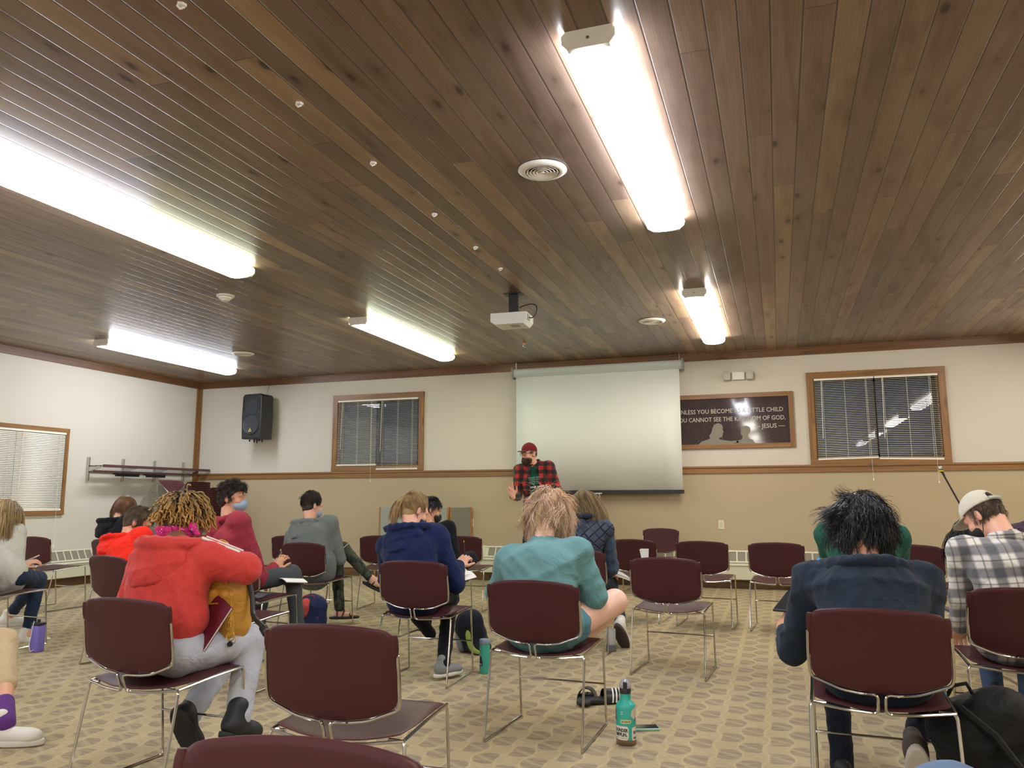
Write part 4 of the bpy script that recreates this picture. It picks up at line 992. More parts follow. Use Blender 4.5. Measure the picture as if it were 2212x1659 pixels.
    core = torso_prims(-.03); bl = (.088, .066, .060) if bare else ((.06 * lr, .040 * lr, .040) if pants_end > .6 else (.06 * lr, .052 * lr, .056))
    for q in (-1, 1): core += [RC(S[q], o.E[q], arm_r - .008, arm_r - .016, .02), RC(o.E[q], o.W[q], arm_r - .016, .026, .02), RC(hip[q], o.K[q], bl[0], bl[1], .03), RC(o.K[q], o.K[q] + (o.A[q] - o.K[q]) * .3, bl[1], bl[2], .02), RC(o.K[q] + (o.A[q] - o.K[q]) * .3, o.A[q], bl[2], .034, .02), EL(o.A[q], np.eye(3), (.036, .036, .045), .02)]
    groups.append((core, .011))
    for q, key in ((1, 'r'), (-1, 'l')):
        if key in hands:
            hp = dict(curl=.6, s=1.0); hp.update((hand_pose or {}).get(key, {}))
            d = hp.pop('d', unit(o.W[q] - o.E[q])); nr = hp.pop('n', np.array([0, 0, -1.]))
            hpz = [RC(o.E[q] + (o.W[q] - o.E[q]) * .5, o.W[q], .036, .027, .02)] + hand_prims(o.W[q], d, nr, hp.pop('side', -q), **hp)
            groups.append((hpz, .0038))
    o.skin = sdf_obj('body', groups, skin, root, base)
    if shoes:
        for q in (-1, 1):
            if shoes.get(q) is False: continue
            k = shoes.get(q, shoes['*']); fd = (shoe_dir or {}).get(q, Dr((.1 * q, 1, -.0))); up = (0, 0, 1)
            if isinstance(fd, tuple) and len(fd) == 2: fd, up = fd
            shoe(k[0], o.A[q], np.array(fd, float), up, k[1], k[2], root, base, k[3] if len(k) > 3 else 1)
    return o
def hood(o, mat, w=.15, drop=.05, back=.10, deep=.105, rim=.023, seed=5, lift=0, wide=1.0):
    back += .035; rim += .004; drop += .02
    nk = o.nk; hn = unit(o.hd - nk); t = unit(o.t * .35 + np.array([0, 0, .65])); s = unit(o.s - t * (o.s @ t)); n = np.cross(t, s); R = np.stack([s, n, t], 1); X = lambda a, b, c: nk + s * a + n * b + t * c
    P = [EL(X(0, -back, -drop), R, (w * .93, .078, deep)), EL(X(0, -back - .045, -drop - deep * .62), R, (w * .55, .05, .05), .06), EL(X(0, -back + .045, .055 + lift), R, (w * .70, .068, .10), .012, '-')]
    pts = []
    for i in range(18):
        th = 2 * math.pi * i / 18; cx, sy = math.cos(th), math.sin(th)
        yy = sy * (back + .045 if sy < 0 else .085) - .012; zz = .028 - .075 * max(0, sy) - .02 * max(0, -sy) - .02 * cx * cx + lift; pts.append(X(cx * w * (.92 if sy < .3 else .8), yy, zz))
    for i in range(18): P.append(RC(pts[i], pts[(i + 1) % 18], rim, rim, .014))
    P.append(RC(nk - hn * .02, o.hd, .062, .07, .015, '-'))
    return sdf_obj('hood', [(P, .0075)], mat, o.top, o.base, lambda Q: folds(Q, 22, seed, .007))
def mask(o, mat, strap=True, big=1.0):
    R, c = o.HR, o.hd; X = lambda x, y, z: c + R @ np.array([x, y, z])
    P = [EL(X(0, .048, -.05), R, (.062, .072, .052)), EL(X(0, .105, -.03), R, (.018, .02, .03), .03), PLN(X(0, .02, 0), -R[:, 1]), EL(X(0, .04, -.05), R, (.056, .066, .047), .004, '-')]
    m = sdf_obj('face_mask', [(P, .004)], mat, o.root, o.base)
    b = MB()
    for q in (-1, 1):
        b.tube([Vector(p) - Vector(o.base) for p in bez([X(q * .058, .035, -.03), X(q * .078, .0, .012), X(q * .087, -.025, .02), X(q * .084, -.032, -.01), X(q * .07, 0, -.045), X(q * .056, .035, -.075)], 4)], .0017, 5)
    b.build('ear_loop', mat, m, True); return m
SK = dict(fair=skin_mat('skin_fair', srgb(222, 168, 142)), tan=skin_mat('skin_tan', srgb(205, 150, 118)), pale=skin_mat('skin_pale', srgb(232, 186, 164)), brown=skin_mat('skin_brown', srgb(128, 88, 66)))
# ---------------------------------------------------------------- the people
BLK = simple('mask_black', (.012, .012, .013), .8); BLU = simple('mask_blue', srgb(150, 168, 190), .8)
SHW = simple('shoe_white', srgb(214, 210, 200), .6); SHB = simple('shoe_black', (.012, .013, .015), .6); SOW = simple('sole_white', srgb(205, 200, 188), .7); SOK = simple('sole_dark', srgb(52, 46, 44), .8)
rg_all = lambda D: ((D[:, 2] > -.15) & ((D[:, 1] < .45) | (D[:, 2] > .55))) | ((D[:, 2] > -.6) & (D[:, 1] < -.1))
rg_back = lambda D: ((D[:, 2] > -.45) & (D[:, 1] < .1)) | ((D[:, 2] > .35) & (D[:, 1] < .75))
def V3(*a): return np.array(at(*a))
# --- teal sweatshirt, blond, legs crossed on the chair
p = person('person in a teal sweatshirt with messy chin-length blond hair, bare knee sticking out right', -1.182, 4.077, -.039, cloth('teal_sweat', srgb(98, 140, 142), .06, .5), cloth('teal_shorts', srgb(90, 132, 146), .1, .5), SK['pale'],
           bare=True, neck=V3(1172, 1174, 4.19), head=V3(1190, 1110, 4.31), hf=(.12, .8, -.75), hu=(0, .6, .8), slump=.05, sh=.19, puff=.03, torso=1.08, res=.010, amp=.008, topname='sweatshirt',
           er=V3(1286, 1290, 4.18), wr=V3(1235, 1300, 4.40), el=V3(1075, 1285, 4.2), wl=V3(1140, 1290, 4.42), kr=V3(1328, 1300, 4.36), ar=V3(1235, 1400, 4.47), kl=V3(1085, 1320, 4.42), al=V3(1190, 1400, 4.5), pants_end=0, hem=(-.03, 0, .12), shoes=None)
H = hair_mat('hair_blond', srgb(150, 112, 82), srgb(255, 224, 188))
hair_obj([strands(3600, 13, p.HR, p.hd, .165, .42, .30, .34, rg_all, rad=.0015, curl=.30, seed=4, push=1.16, clump=18, cs=.08), strands(260, 11, p.HR, p.hd, .16, .8, .5, .25, rg_all, rad=.0007, curl=.25, seed=14, push=1.22, clump=3)], hcap(p.HR, p.hd, .012), H, p.root, p.base, .3)
# --- dark hoodie, right foreground
p = person('person in a dark charcoal hoodie with wavy black hair, holding a tablet, right foreground', .329, 3.5, -.045, cloth('charcoal_hoodie', srgb(34, 44, 58), .12, .6), cloth('black_jeans', srgb(24, 30, 42), .2, .6), SK['tan'],
           neck=V3(1868, 1224, 3.70), head=V3(1862, 1140, 3.82), hf=(-.16, .85, -.5), hu=(0, .5, .86), slump=.05, sh=.205, puff=.034, torso=1.12, res=.010, amp=.008, spine=.5,
           el=V3(1714, 1404, 3.84), wl=V3(1693, 1352, 4.0), sleeves={1: 1, -1: .62}, er=V3(2000, 1370, 3.62), wr=V3(1915, 1330, 3.9), hands=('r', 'l'), hand_pose={'l': dict(d=V3(1706, 1310, 4.08) - V3(1693, 1352, 4.0), n=(.9, .0, -.2), curl=.75, side=1, s=1.05)},
           kl=V3(1800, 1420, 4.0), al=(V3(1822, 1672, 3.75)), kr=V3(2010, 1500, 3.95), ar=V3(1975, 1610, 3.72), shoes={'*': ('sneaker', SHB, SOW), 1: ('sneaker', simple('shoe_taupe', srgb(84, 74, 66), .8), SOW)}, shoe_dir={1: ((.12, .55, -.85), (0, .8, .5)), -1: (.1, 1, 0)}, hem=(-.04, 0, .12), seed=9)
hood(p, MC['charcoal_hoodie'], .172, .07, .11, .12, .027, lift=-.012)
H = hair_mat('hair_black', srgb(14, 13, 16), srgb(46, 44, 50), .32)
hair_obj([strands(5200, 13, p.HR, p.hd, .145, .18, .06, .10, rg_back, rad=.0018, curl=.25, seed=5, push=1.06, clump=26, cs=.09, ex=(.088, .106, .110)), strands(1600, 10, p.HR, p.hd, .08, .2, .07, .08, rg_back, rad=.0016, curl=.34, seed=25, push=1.10, clump=24, ex=(.088, .106, .110))], hcap(p.HR, p.hd, .016), H, p.root, p.base, .2)
mask(p, simple('mask_red', srgb(150, 30, 34), .8))
TABLET_AT = V3(1726, 1300, 4.08)
# --- plaid shirt, right edge
def plaid(name, a, b, c, sx, rot=0, base=None):
    n = NT(name); co = n.mapping(n.obj(), (1, 1, 1), rot=(0, rot, 0)); sp = n.node('ShaderNodeSeparateXYZ', ins={0: co})
    col = a
    for ax in (0, 2):
        w = n.math('FRACT', n.math('DIVIDE', n.math('ADD', sp.outputs[ax], 10.02 if ax else 10), sx)); m = n.ramp(n.math('ABSOLUTE', n.math('SUBTRACT', w, .5)), [(.17, (1, 1, 1)), (.27, (0, 0, 0))])
        col = n.mix(n.math('MULTIPLY', m, .72), col, b)
        m2 = n.ramp(n.math('ABSOLUTE', n.math('SUBTRACT', w, .02)), [(.03, (1, 1, 1)), (.06, (0, 0, 0))]); col = n.mix(n.math('MULTIPLY', m2, .5), col, c)
    co2 = n.obj(); return n.out(col, .9, n.bump(n.noise(co2, 300, 2), .12, .0015, n.bump(n.noise(co2, 8, 3, .5, 1.3), .5, .03)), Sheen_Weight=.2, Specular_IOR_Level=.2)
p = person('person in a black-and-white plaid shirt and off-white cap, head bowed', 1.037, 4.43, .002, plaid('plaid_white', srgb(214, 210, 202), srgb(62, 64, 74), srgb(30, 32, 38), .105, .12), cloth('blue_jeans', srgb(70, 88, 116), .25, .5), SK['fair'],
           neck=V3(2180, 1166, 4.50), head=V3(2128, 1118, 4.66), hf=(-.62, .5, -.72), hu=(-.45, .55, .65), slump=.05, sh=.20, puff=.022, torso=1.08, topname='plaid_shirt', amp=.007, seed=21, el=V3(2078, 1285, 4.55), wl=V3(2072, 1352, 4.72), er=V3(2310, 1290, 4.6), wr=V3(2230, 1330, 4.8),
           kl=V3(2128, 1400, 4.95), al=V3(2150, 1500, 4.85), hem=(-.03, 0, .11), shoes={'*': ('sneaker', SHB, SOK)})
H = hair_mat('hair_brown', srgb(52, 40, 30), srgb(120, 98, 74))
hair_obj([strands(2600, 5, p.HR, p.hd, .028, .2, .25, .1, lambda D: (D[:, 1] < .3) & (D[:, 2] > -.75) & (D[:, 2] < .6), rad=.0011, seed=6, push=1.01)], [EL(p.hd + p.HR @ np.array([0, -.012, .02]), p.HR, (.079, .098, .1)), PLN(p.hd + p.HR @ np.array([0, .01, 0]), p.HR[:, 1]), PLN(p.hd + p.HR @ np.array([0, 0, -.072]), p.HR @ unit((0, .2, -1)))], H, p.root, p.base, .35)
def cap(o, mat, back, band=None, tiltup=0.0, opening=False, brimmat=None, skinm=None):
    R, c = o.HR, o.hd; rot = np.array(Matrix.Rotation(math.pi, 3, 'Z')) if back else np.eye(3)
    Q = np.asarray(R) @ np.array(Matrix.Rotation(tiltup, 3, 'X')) @ rot; X = lambda x, y, z: c + R @ np.array([0, -.008, .03]) + Q @ np.array([x, y, z])
    P = [EL(X(0, 0, .012), Q, (.09, .107, .105)), PLN(X(0, 0, .008), -Q[:, 2], .006), EL(X(0, 0, .008), Q, (.082, .099, .097), .004, '-')]
    if opening: P.append(EL(X(0, -.10, .035), Q, (.042, .04, .034), .004, '-'))
    h = sdf_obj('cap', [(P, .005)], mat, o.root, o.base)
    V, F = shell(loop([(-.072, .06), (-.078, .10), (-.05, .165), (0, .178), (.05, .165), (.078, .10), (.072, .06), (0, .085)], [.005, .03, .03, .03, .03, .03, .005, .01]), lambda a, b: (a, b, .014 + .0 * b - 2.2 * a * a - (b - .08) * .12), .004)
    MB().add([Vector(X(*v)) - Vector(o.base) for v in V], F).build('brim', brimmat or mat, h, True)
    if opening: MB().tube([Vector(X(.092 * math.sin(w), -.109 * math.cos(w), .018)) - Vector(o.base) for w in np.linspace(-.55, .55, 9)], .010, 6).build('strap', simple('cap_strap', srgb(176, 184, 170), .6), h, True)
    MB().lathe([(.001, .004), (.007, .002), (.008, 0)], T=Matrix.Translation(Vector(X(0, 0, .116)) - Vector(o.base)), n=12).build('button', mat, h, True)
    return h
cap(p, cloth('cap_offwhite', srgb(206, 200, 184), .05, .2), False, opening=True, tiltup=.12)
cr = p.nk + p.t * .0; m = MB(); m.tube([Vector(cr + p.s * .076 * math.cos(w) + p.n * .074 * math.sin(w) + np.array([0, 0, .006])) - Vector(p.base) for w in np.linspace(0, 6.28, 20)], .021, 8); m.build('collar', p.top.data.materials[0], p.top, True)
mask(p, BLK)
# --- navy hoodie with ponytail
p = person('person in a navy hoodie with a blond ponytail, writing in a notebook', -2.314, 5.027, .022, cloth('navy_hoodie', srgb(22, 34, 72), .12, .6), cloth('black_leggings', srgb(16, 17, 24), .15, .3), SK['fair'],
           neck=V3(888, 1147, 5.10), head=V3(895, 1106, 5.20), pelvis=(-2.38, 4.97, .545), hf=(.5, .75, -.55), hu=(.15, .45, .85), slump=.05, sh=.185, puff=.028, torso=1.05, seed=31, er=V3(985, 1262, 5.15), wr=V3(990, 1222, 5.36), el=V3(838, 1250, 5.2), wl=V3(920, 1230, 5.4),
           hand_pose={'r': dict(d=(.25, .6, .5), n=(-.3, .3, -.8), curl=.8, s=.95)}, kr=V3(972, 1290, 5.42), ar=floor_at(958, 1432, .105), kl=V3(880, 1300, 5.45), al=V3(930, 1370, 5.55), shoes={'*': ('sneaker', simple('shoe_grey', srgb(120, 124, 122), .7), SOW, .84), -1: False}, shoe_dir={1: (.45, .9, 0)}, hem=(-.04, 0, .12))
hood(p, MC['navy_hoodie'], .172, .055, .10, .11, .021, lift=.016)
H = hair_mat('hair_dirty_blond', srgb(104, 78, 48), srgb(206, 174, 118))
PT = p.hd + p.HR @ np.array([-.0, -.10, .055])
def tail(root_pt, dirv, N, L, rad, seed, spread=.5, grav=.35, K=9):
    g = np.random.RandomState(seed); R = frame(dirv, (0, 0, 1)); V, F, T = strands(N, K, R, root_pt, L, .08, .0, grav, lambda D: D[:, 1] > -2, rad=rad, seed=seed, ex=(.013, .013, .013), sc=(0, 0, 0), comb=(0, 1, 0), push=.2, own=.6); return V, F, T
hair_obj([strands(3600, 7, p.HR, p.hd, .055, .03, .0, 0, rg_all, rad=.0014, seed=7, crown=-np.array([0, -.85, .5]), push=1.01, clump=20, ex=(.083, .101, .106)), tail(PT, np.array([-.75, -.6, .25]), 700, .19, .0015, 8, grav=.42)],
         hcap(p.HR, p.hd, .003), H, p.root, p.base, .45)
MB().tube([Vector(PT + p.HR @ np.array([math.cos(w) * .018, -.004, math.sin(w) * .018])) - Vector(p.base) for w in np.linspace(0, 6.28, 14)], .005, 6).build('hair_tie', simple('tie_grey', srgb(150, 160, 170), .7), p.root, True)
mask(p, cloth('mask_pattern', srgb(50, 56, 74), .5, .2, weave=60))
# --- black-masked person in front of the navy hoodie
p = person('person in black with black mask, half hidden by the navy hoodie', -2.95, 6.62, 0, cloth('black_sweater', srgb(22, 24, 28), .15, .5), cloth('black_joggers', srgb(20, 27, 34), .15, .5), SK['tan'],
           neck=V3(925, 1140, 6.74), head=V3(929, 1103, 6.82), hf=(.75, .62, -.35), hu=(.1, .3, 1), seed=41, puff=.014, res=.014, er=V3(985, 1220, 6.72), wr=V3(985, 1208, 6.95), el=V3(880, 1225, 6.7), wl=V3(930, 1215, 6.95), hand_pose={'r': dict(d=(.9, .2, .25), n=(-.1, .5, -.8), curl=.8)},
           kr=V3(1016, 1206, 7.02), ar=V3(962, 1262, 7.1), kl=V3(930, 1230, 7.05), al=V3(920, 1358, 6.75), shoes={'*': ('sneaker', SHB, SOW), 1: False}, shoe_dir={-1: (.85, .5, 0)})
hair_obj([strands(2000, 6, p.HR, p.hd, .05, .15, .12, .1, rg_back, rad=.0018, seed=8, push=1.05)], hcap(p.HR, p.hd, .010), hair_mat('hair_black', (0, 0, 0), (0, 0, 0)), p.root, p.base, .2)
mask(p, BLK)
# --- quilted vest
def quilt():
    n = NT('quilted_navy'); sp = n.node('ShaderNodeSeparateXYZ', ins={0: n.obj()}); h = None
    for s in (1, -1):
        w = n.math('FRACT', n.math('DIVIDE', n.math('ADD', n.math('ADD', sp.outputs[0], n.math('MULTIPLY', sp.outputs[2], s * .9)), 10), .075)); r = n.math('ABSOLUTE', n.math('SUBTRACT', w, .5)); r = n.ramp(r, [(.40, (1, 1, 1)), (.5, (0, 0, 0))])
        h = r if h is None else n.math('MULTIPLY', h, r)
    c = n.mix(h, srgb(16, 22, 38), srgb(40, 50, 72)); return n.out(c, .55, n.bump(h, .8, .012))
p = person('person in a quilted navy vest with long light-brown hair, behind the teal sweatshirt', -1.549, 6.404, -.022, quilt(), cloth('blue_jeans2', srgb(40, 50, 72), .2, .4), SK['fair'],
           neck=V3(1262, 1124, 6.42), head=V3(1258, 1092, 6.58), hf=(-.15, .8, -.65), hu=(0, .6, .8), slump=.05, sh=.18, puff=.022, topname='quilted_vest', sleeves={1: 0, -1: 0}, arm_r=.05, seed=51, res=.012, er=V3(1322, 1226, 6.55), wr=V3(1316, 1240, 6.8), el=V3(1222, 1225, 6.55), wl=V3(1260, 1235, 6.8),
           kr=V3(1318, 1262, 6.9), ar=V3(1342, 1348, 6.45), kl=V3(1235, 1262, 6.95), al=V3(1240, 1352, 6.7), hem=(-.07, 0, .12), shoes={'*': ('sneaker', SHW, simple('sole_brown', srgb(74, 60, 54), .8))}, shoe_dir={1: ((.15, .6, -.75), (0, .8, .6))})
for q in (-1, 1):
    sdf_obj('sleeve', [([RC(p.nk - p.t * .06 + p.s * .185 * q, p.E[q], .066, .058), RC(p.E[q], p.W[q], .056, .042)], .01)], cloth('slate_sleeve', srgb(70, 84, 104), .08, .5), p.root, p.base, lambda Q: folds(Q, 22, 3, .006))
cr = p.nk + p.t * .02; MB().tube([Vector(cr + p.s * .075 * math.cos(w) + p.n * .07 * math.sin(w) + p.t * .008) - Vector(p.base) for w in np.linspace(0, 6.28, 18)], .024, 8).build('collar', simple('collar_navy', srgb(26, 32, 48), .8), p.top, True)
H = hair_mat('hair_light_brown', srgb(84, 66, 44), srgb(168, 140, 98))
hair_obj([strands(2600, 14, p.HR, p.hd, .34, .10, .10, .35, rg_all, rad=.0020, curl=.12, seed=9, push=1.08, down=(.5, -.5, -.8), fall=(.3, -.1, -1))], hcap(p.HR, p.hd, .012), H, p.root, p.base, .4)
# --- grey hoodie
p = person('person in a grey hoodie and dark camouflage trousers, one leg crossed, sandals', -4.213, 6.654, -.062, cloth('grey_hoodie', srgb(112, 118, 118), .08, .6), None, SK['fair'],
           neck=V3(672, 1130, 6.72), head=V3(674, 1094, 6.80), hf=(.45, .85, -.3), hu=(.05, .3, 1), slump=.05, sh=.20, puff=.034, torso=1.1, seed=61, er=V3(732, 1208, 6.8), wr=V3(722, 1215, 7.0), el=V3(620, 1205, 6.8), wl=V3(660, 1215, 7.0), hem=(-.06, .02, .15), hands=(), kr=V3(728, 1216, 7.0), ar=V3(733, 1312, 6.85), kl=V3(742, 1185, 6.92), al=V3(796, 1244, 7.0))
n = NT('camo'); co = n.obj(); c1 = n.noise(co, 9, 3, .5, .6); c2 = n.noise(n.mapping(co, (1, 1, 1), (5, 3, 2)), 12, 3, .5, .6)
cc = n.mix(n.ramp(c1, [(.44, (0, 0, 0)), (.46, (1, 1, 1))]), srgb(40, 46, 38), srgb(66, 74, 58)); cc = n.mix(n.ramp(c2, [(.56, (0, 0, 0)), (.58, (1, 1, 1))]), cc, srgb(28, 30, 28)); camo = n.out(cc, .85, n.bump(n.noise(co, 8, 3), .5, .03))
hipR, hipL = p.pel + np.array([.09, .03, 0]), p.pel + np.array([-.09, .03, 0])
kR, aR = V3(742, 1185, 6.92), V3(796, 1244, 7.0); kL, aL = V3(728, 1216, 7.0), V3(733, 1312, 6.85)
sdf_obj('trousers', [([EL(p.pel, np.eye(3), (.165, .14, .1)), RC(hipL, kR, .08, .062, .05), RC(kR, aR, .062, .046, .03), RC(hipR, kL, .082, .064, .05), RC(kL, aL, .062, .05, .03)], .011)], camo, p.root, p.base, lambda Q: folds(Q, 20, 4, .005))
sdf_obj('foot', [([RC(aR, V3(818, 1258, 7.0), .032, .028), EL(V3(815, 1262, 7.0), frame((.9, 0, -.3), (0, 0, 1)), (.04, .10, .03), .03)], .007)], SK['fair'], p.skin, p.base)
sdf_obj('foot', [([RC(aL, aL - A(0, 0, .05), .034, .034), EL(aL + A(.05, .03, -.075), frame((.85, .5, 0), (0, 0, 1)), (.038, .11, .028), .04)], .007)], SK['fair'], p.skin, p.base)
shoe('sandal', V3(806, 1249, 7.0), (.9, 0, -.35), (.2, 0, 1), SHB, SHB, p.root, p.base, 1.0, 'sandal'); shoe('sandal', aL + A(0, 0, -.02), (.85, .5, 0), (0, 0, 1), SHB, SHB, p.root, p.base, 1.0, 'sandal')
hood(p, MC['grey_hoodie'], .17, .05, .10, .11, .022)
hair_obj([strands(2600, 7, p.HR, p.hd, .06, .05, .01, 0, rg_all, rad=.0016, seed=10, crown=-np.array([0, -.6, .8]), push=1.0, ex=(.085, .103, .107)), strands(600, 8, frame((0, 1, 0), (0, 0, 1)), p.hd + p.HR @ np.array([0, -.085, .070]), .05, .2, .04, 0, None, rad=.0018, curl=.3, seed=11, ex=(.036, .030, .028), sc=(0, 0, 0), push=1.0)], hcap(p.HR, p.hd, .004), hair_mat('hair_dark_brown', srgb(30, 22, 18), srgb(66, 50, 40)), p.root, p.base, .3)
mask(p, BLU)
# --- maroon hoodie
p = person('person in a faded maroon hoodie with curly dark hair and blue mask, writing', -3.92, 5.30, -.12, cloth('maroon_hoodie', srgb(150, 52, 66), .1, .6), cloth('grey_trousers', srgb(72, 76, 80), .12, .5), SK['tan'],
           neck=V3(490, 1124, 5.30), head=V3(502, 1078, 5.36), pelvis=(-4.06, 5.25, .545), hf=(.96, .3, -.05), hu=(.0, .1, 1), twist=-.35, slump=.05, sh=.195, puff=.032, torso=1.08, seed=71, er=V3(560, 1250, 5.32), wr=V3(592, 1228, 5.5), el=V3(450, 1240, 5.4), wl=V3(540, 1255, 5.55),
           hand_pose={'r': dict(d=(.35, .4, .75), n=(-.2, .6, -.4), curl=.75, side=-1)}, kr=V3(632, 1240, 5.62), ar=V3(648, 1402, 5.60), kl=V3(560, 1300, 5.75), al=V3(555, 1400, 5.7), leg_r=1.08, hem=(-.04, 0, .12), shoes={'*': ('sneaker', SHB, SOW)})
hood(p, MC['maroon_hoodie'], .165, .05, .10, .11, .022)
hair_obj([strands(1800, 5, p.HR, p.hd, .03, .3, .4, 0, lambda D: (D[:, 1] < .35) & (D[:, 2] > -.5), rad=.0018, seed=12, push=1.03), strands(1500, 9, p.HR, p.hd, .075, .5, .7, .0, lambda D: D[:, 2] > .45, rad=.0022, curl=.75, seed=13, push=1.1)], hcap(p.HR, p.hd, .010, front=.05), hair_mat('hair_dark_brown', (0,) * 3, (0,) * 3), p.root, p.base, .15)
mask(p, BLU)
# --- red hoodie, locs, pink bandana
n = NT('red_hoodie'); co = n.obj(); n.out(n.mix(n.noise(co, 30, 5), srgb(186, 54, 52), srgb(206, 74, 68)), .9, n.bump(n.noise(co, 350, 2), .12, .0015, n.bump(n.noise(co, 7, 3, .5, 1.3), .55, .03)), Sheen_Weight=.1, Specular_IOR_Level=.2); MC['red_hoodie'] = n.mat
ELB, SHR = V3(532, 1228, 3.05), V3(430, 1203, 2.98)
p = person('person in a coral-red hoodie with golden locs, pink bandana and grey joggers', -2.587, 2.91, -.055, MC['red_hoodie'], cloth('light_grey_joggers', srgb(176, 180, 190), .06, .6), SK['brown'],
           pelvis=V3(345, 1400, 2.88), neck=V3(390, 1180, 3.02), head=V3(397, 1131, 3.13), hf=(.50, .80, -.30), hu=(.05, .25, 1), slump=.03, side=.1, sh=.17, puff=.03, torso=1.06, seed=81, er=ELB, wr=V3(450, 1235, 3.28), el=V3(285, 1300, 3.0), wl=V3(360, 1300, 3.25), arm_r=.056, hands=('l',),
           kr=V3(540, 1385, 3.22), ar=V3(515, 1548, 3.10), kl=V3(470, 1440, 3.35), al=V3(408, 1545, 3.12), leg_r=1.14, hipz=.12, spine=.5, shoes={'*': ('boot', simple('boot_black', (.012, .014, .018), .55), SHB, .9)}, shoe_dir={1: (.1, 1, -.35), -1: ((.25, .35, -.9), (-.3, .9, .3))})
hood(p, MC['red_hoodie'], .168, .06, .10, .115, .024)
# white sleeve stripe on the raised arm
m = MB(); g0 = p.nk - p.t * .06 + p.s * .17; dv = ELB - g0
for off, r in ((0.0, .007), (.028, .004)):
    pts = [];
    for k in np.linspace(.0, .95, 12):
        c = g0 + dv * k; rr = .088 - .012 * k; nn = unit(np.array([-.1, -.35 + off * 12, .93])); pts.append(Vector(c + nn * rr) - Vector(p.base))
    m.tube(pts, r, 6)
m.build('sleeve_stripe', MAT['white'], p.top, True)
gold = hair_mat('hair_locs', srgb(34, 24, 18), srgb(186, 144, 76), .6)
tn = lambda t, k: np.clip(.15 + 1.0 * k + (t - .5) * .5, 0, 1)
hair_obj([strands(190, 16, p.HR, p.hd, .105, .15, .22, .16, lambda D: (D[:, 2] > .12) & ((D[:, 1] < .5) | (D[:, 2] > .4)), rad=.0062, curl=.42, seed=15, push=1.10, tip=.8, tone=tn, clump=1, ex=(.092, .108, .118)), strands(130, 12, p.HR, p.hd, .055, .3, .3, .1, lambda D: (D[:, 1] < .2) & (D[:, 2] > -.35) & (D[:, 2] < .4), rad=.0055, curl=.4, seed=16, tone=tn, push=1.08, clump=1)], hcap(p.HR, p.hd, .008), gold, p.root, p.base, .1)
n = NT('pink_bandana'); co = n.obj(); vo = n.node('ShaderNodeTexVoronoi', feature='DISTANCE_TO_EDGE'); n.set(vo.inputs['Vector'], co); vo.inputs['Scale'].default_value = 26
v2 = n.node('ShaderNodeTexVoronoi'); n.set(v2.inputs['Vector'], co); v2.inputs['Scale'].default_value = 60
c = n.mix(n.ramp(v2.outputs[0], [(.18, (1, 1, 1)), (.24, (0, 0, 0))]), srgb(206, 44, 130), srgb(240, 170, 210)); c = n.mix(n.ramp(vo.outputs[0], [(.02, (1, 1, 1)), (.035, (0, 0, 0))]), c, srgb(120, 20, 70)); band = n.out(c, .85)
Q = p.HR; cX = lambda x, y, z: p.hd + Q @ np.array([x, y, z])
b = sdf_obj('bandana', [([EL(cX(0, -.018, -.030), Q, (.086, .106, .09)), PLN(cX(0, 0, -.018), Q @ unit((0, -.25, 1))), PLN(cX(0, 0, -.072), Q @ unit((0, .25, -1)))], .005), ([EL(cX(.092, .012, -.012), Q, (.014, .018, .018)), RC(cX(.095, .02, -.02), cX(.12, .04, -.045), .008, .013)], .005)], band, p.root, p.base)
MB().tube([Vector(cX(.083, -.02, -.02)) - Vector(p.base), Vector(cX(.085, .09, .0)) - Vector(p.base)], .0022, 5).build('glasses_arm', MAT['chrome'], p.root, True)
RED = p
# --- boy in bright red hoodie
p = person('short-haired boy in a bright red-orange hoodie with a pale mask, head bowed', -4.583, 4.798, -.252, cloth('bright_red', srgb(222, 40, 24), .1, .6), cloth('dark_trousers', srgb(40, 42, 50), .1, .4), SK['tan'],
           neck=V3(274, 1166, 4.92), head=V3(297, 1130, 5.0), pelvis=(-4.66, 4.74, .545), hf=(.72, .6, -.6), hu=(.3, .35, .85), sh=.165, puff=.026, seed=91, res=.012, shoes={'*': ('sneaker', SHB, SOW)})
hood(p, MC['bright_red'], .145, .05, .09, .09, .02)
hair_obj([strands(2600, 5, p.HR, p.hd, .03, .2, .3, .1, lambda D: (D[:, 1] < .45) & (D[:, 2] > -.45), rad=.0014, seed=17, push=1.02), strands(700, 5, p.HR, p.hd, .04, .2, .12, .05, lambda D: (D[:, 2] > .4), rad=.0015, seed=18, push=1.05)], hcap(p.HR, p.hd, .006), hair_mat('hair_short_brown', srgb(50, 40, 28), srgb(112, 92, 64)), p.root, p.base, .3)
mask(p, BLU)
# --- black jacket
p = person('person in a black jacket with auburn bobbed hair, by the left wall', -6.456, 6.572, -.298, cloth('black_jacket', srgb(26, 28, 32), .15, .6), cloth('dark_trousers', srgb(40, 42, 50), .1, .4), SK['fair'],
           neck=V3(254, 1126, 6.58), head=V3(268, 1098, 6.68), hf=(.5, .7, -.6), hu=(.2, .5, .8), sh=.19, puff=.03, seed=95, res=.013, hands=(), shoes={'*': ('sneaker', SHB, SOW)})
hood(p, MC['black_jacket'], .15, .05, .09, .09, .022)
hair_obj([strands(1800, 9, p.HR, p.hd, .17, .08, .1, .3, rg_all, rad=.0022, seed=19, push=1.08)], hcap(p.HR, p.hd, .014), hair_mat('hair_auburn', srgb(76, 48, 26), srgb(142, 98, 58)), p.root, p.base, .4)
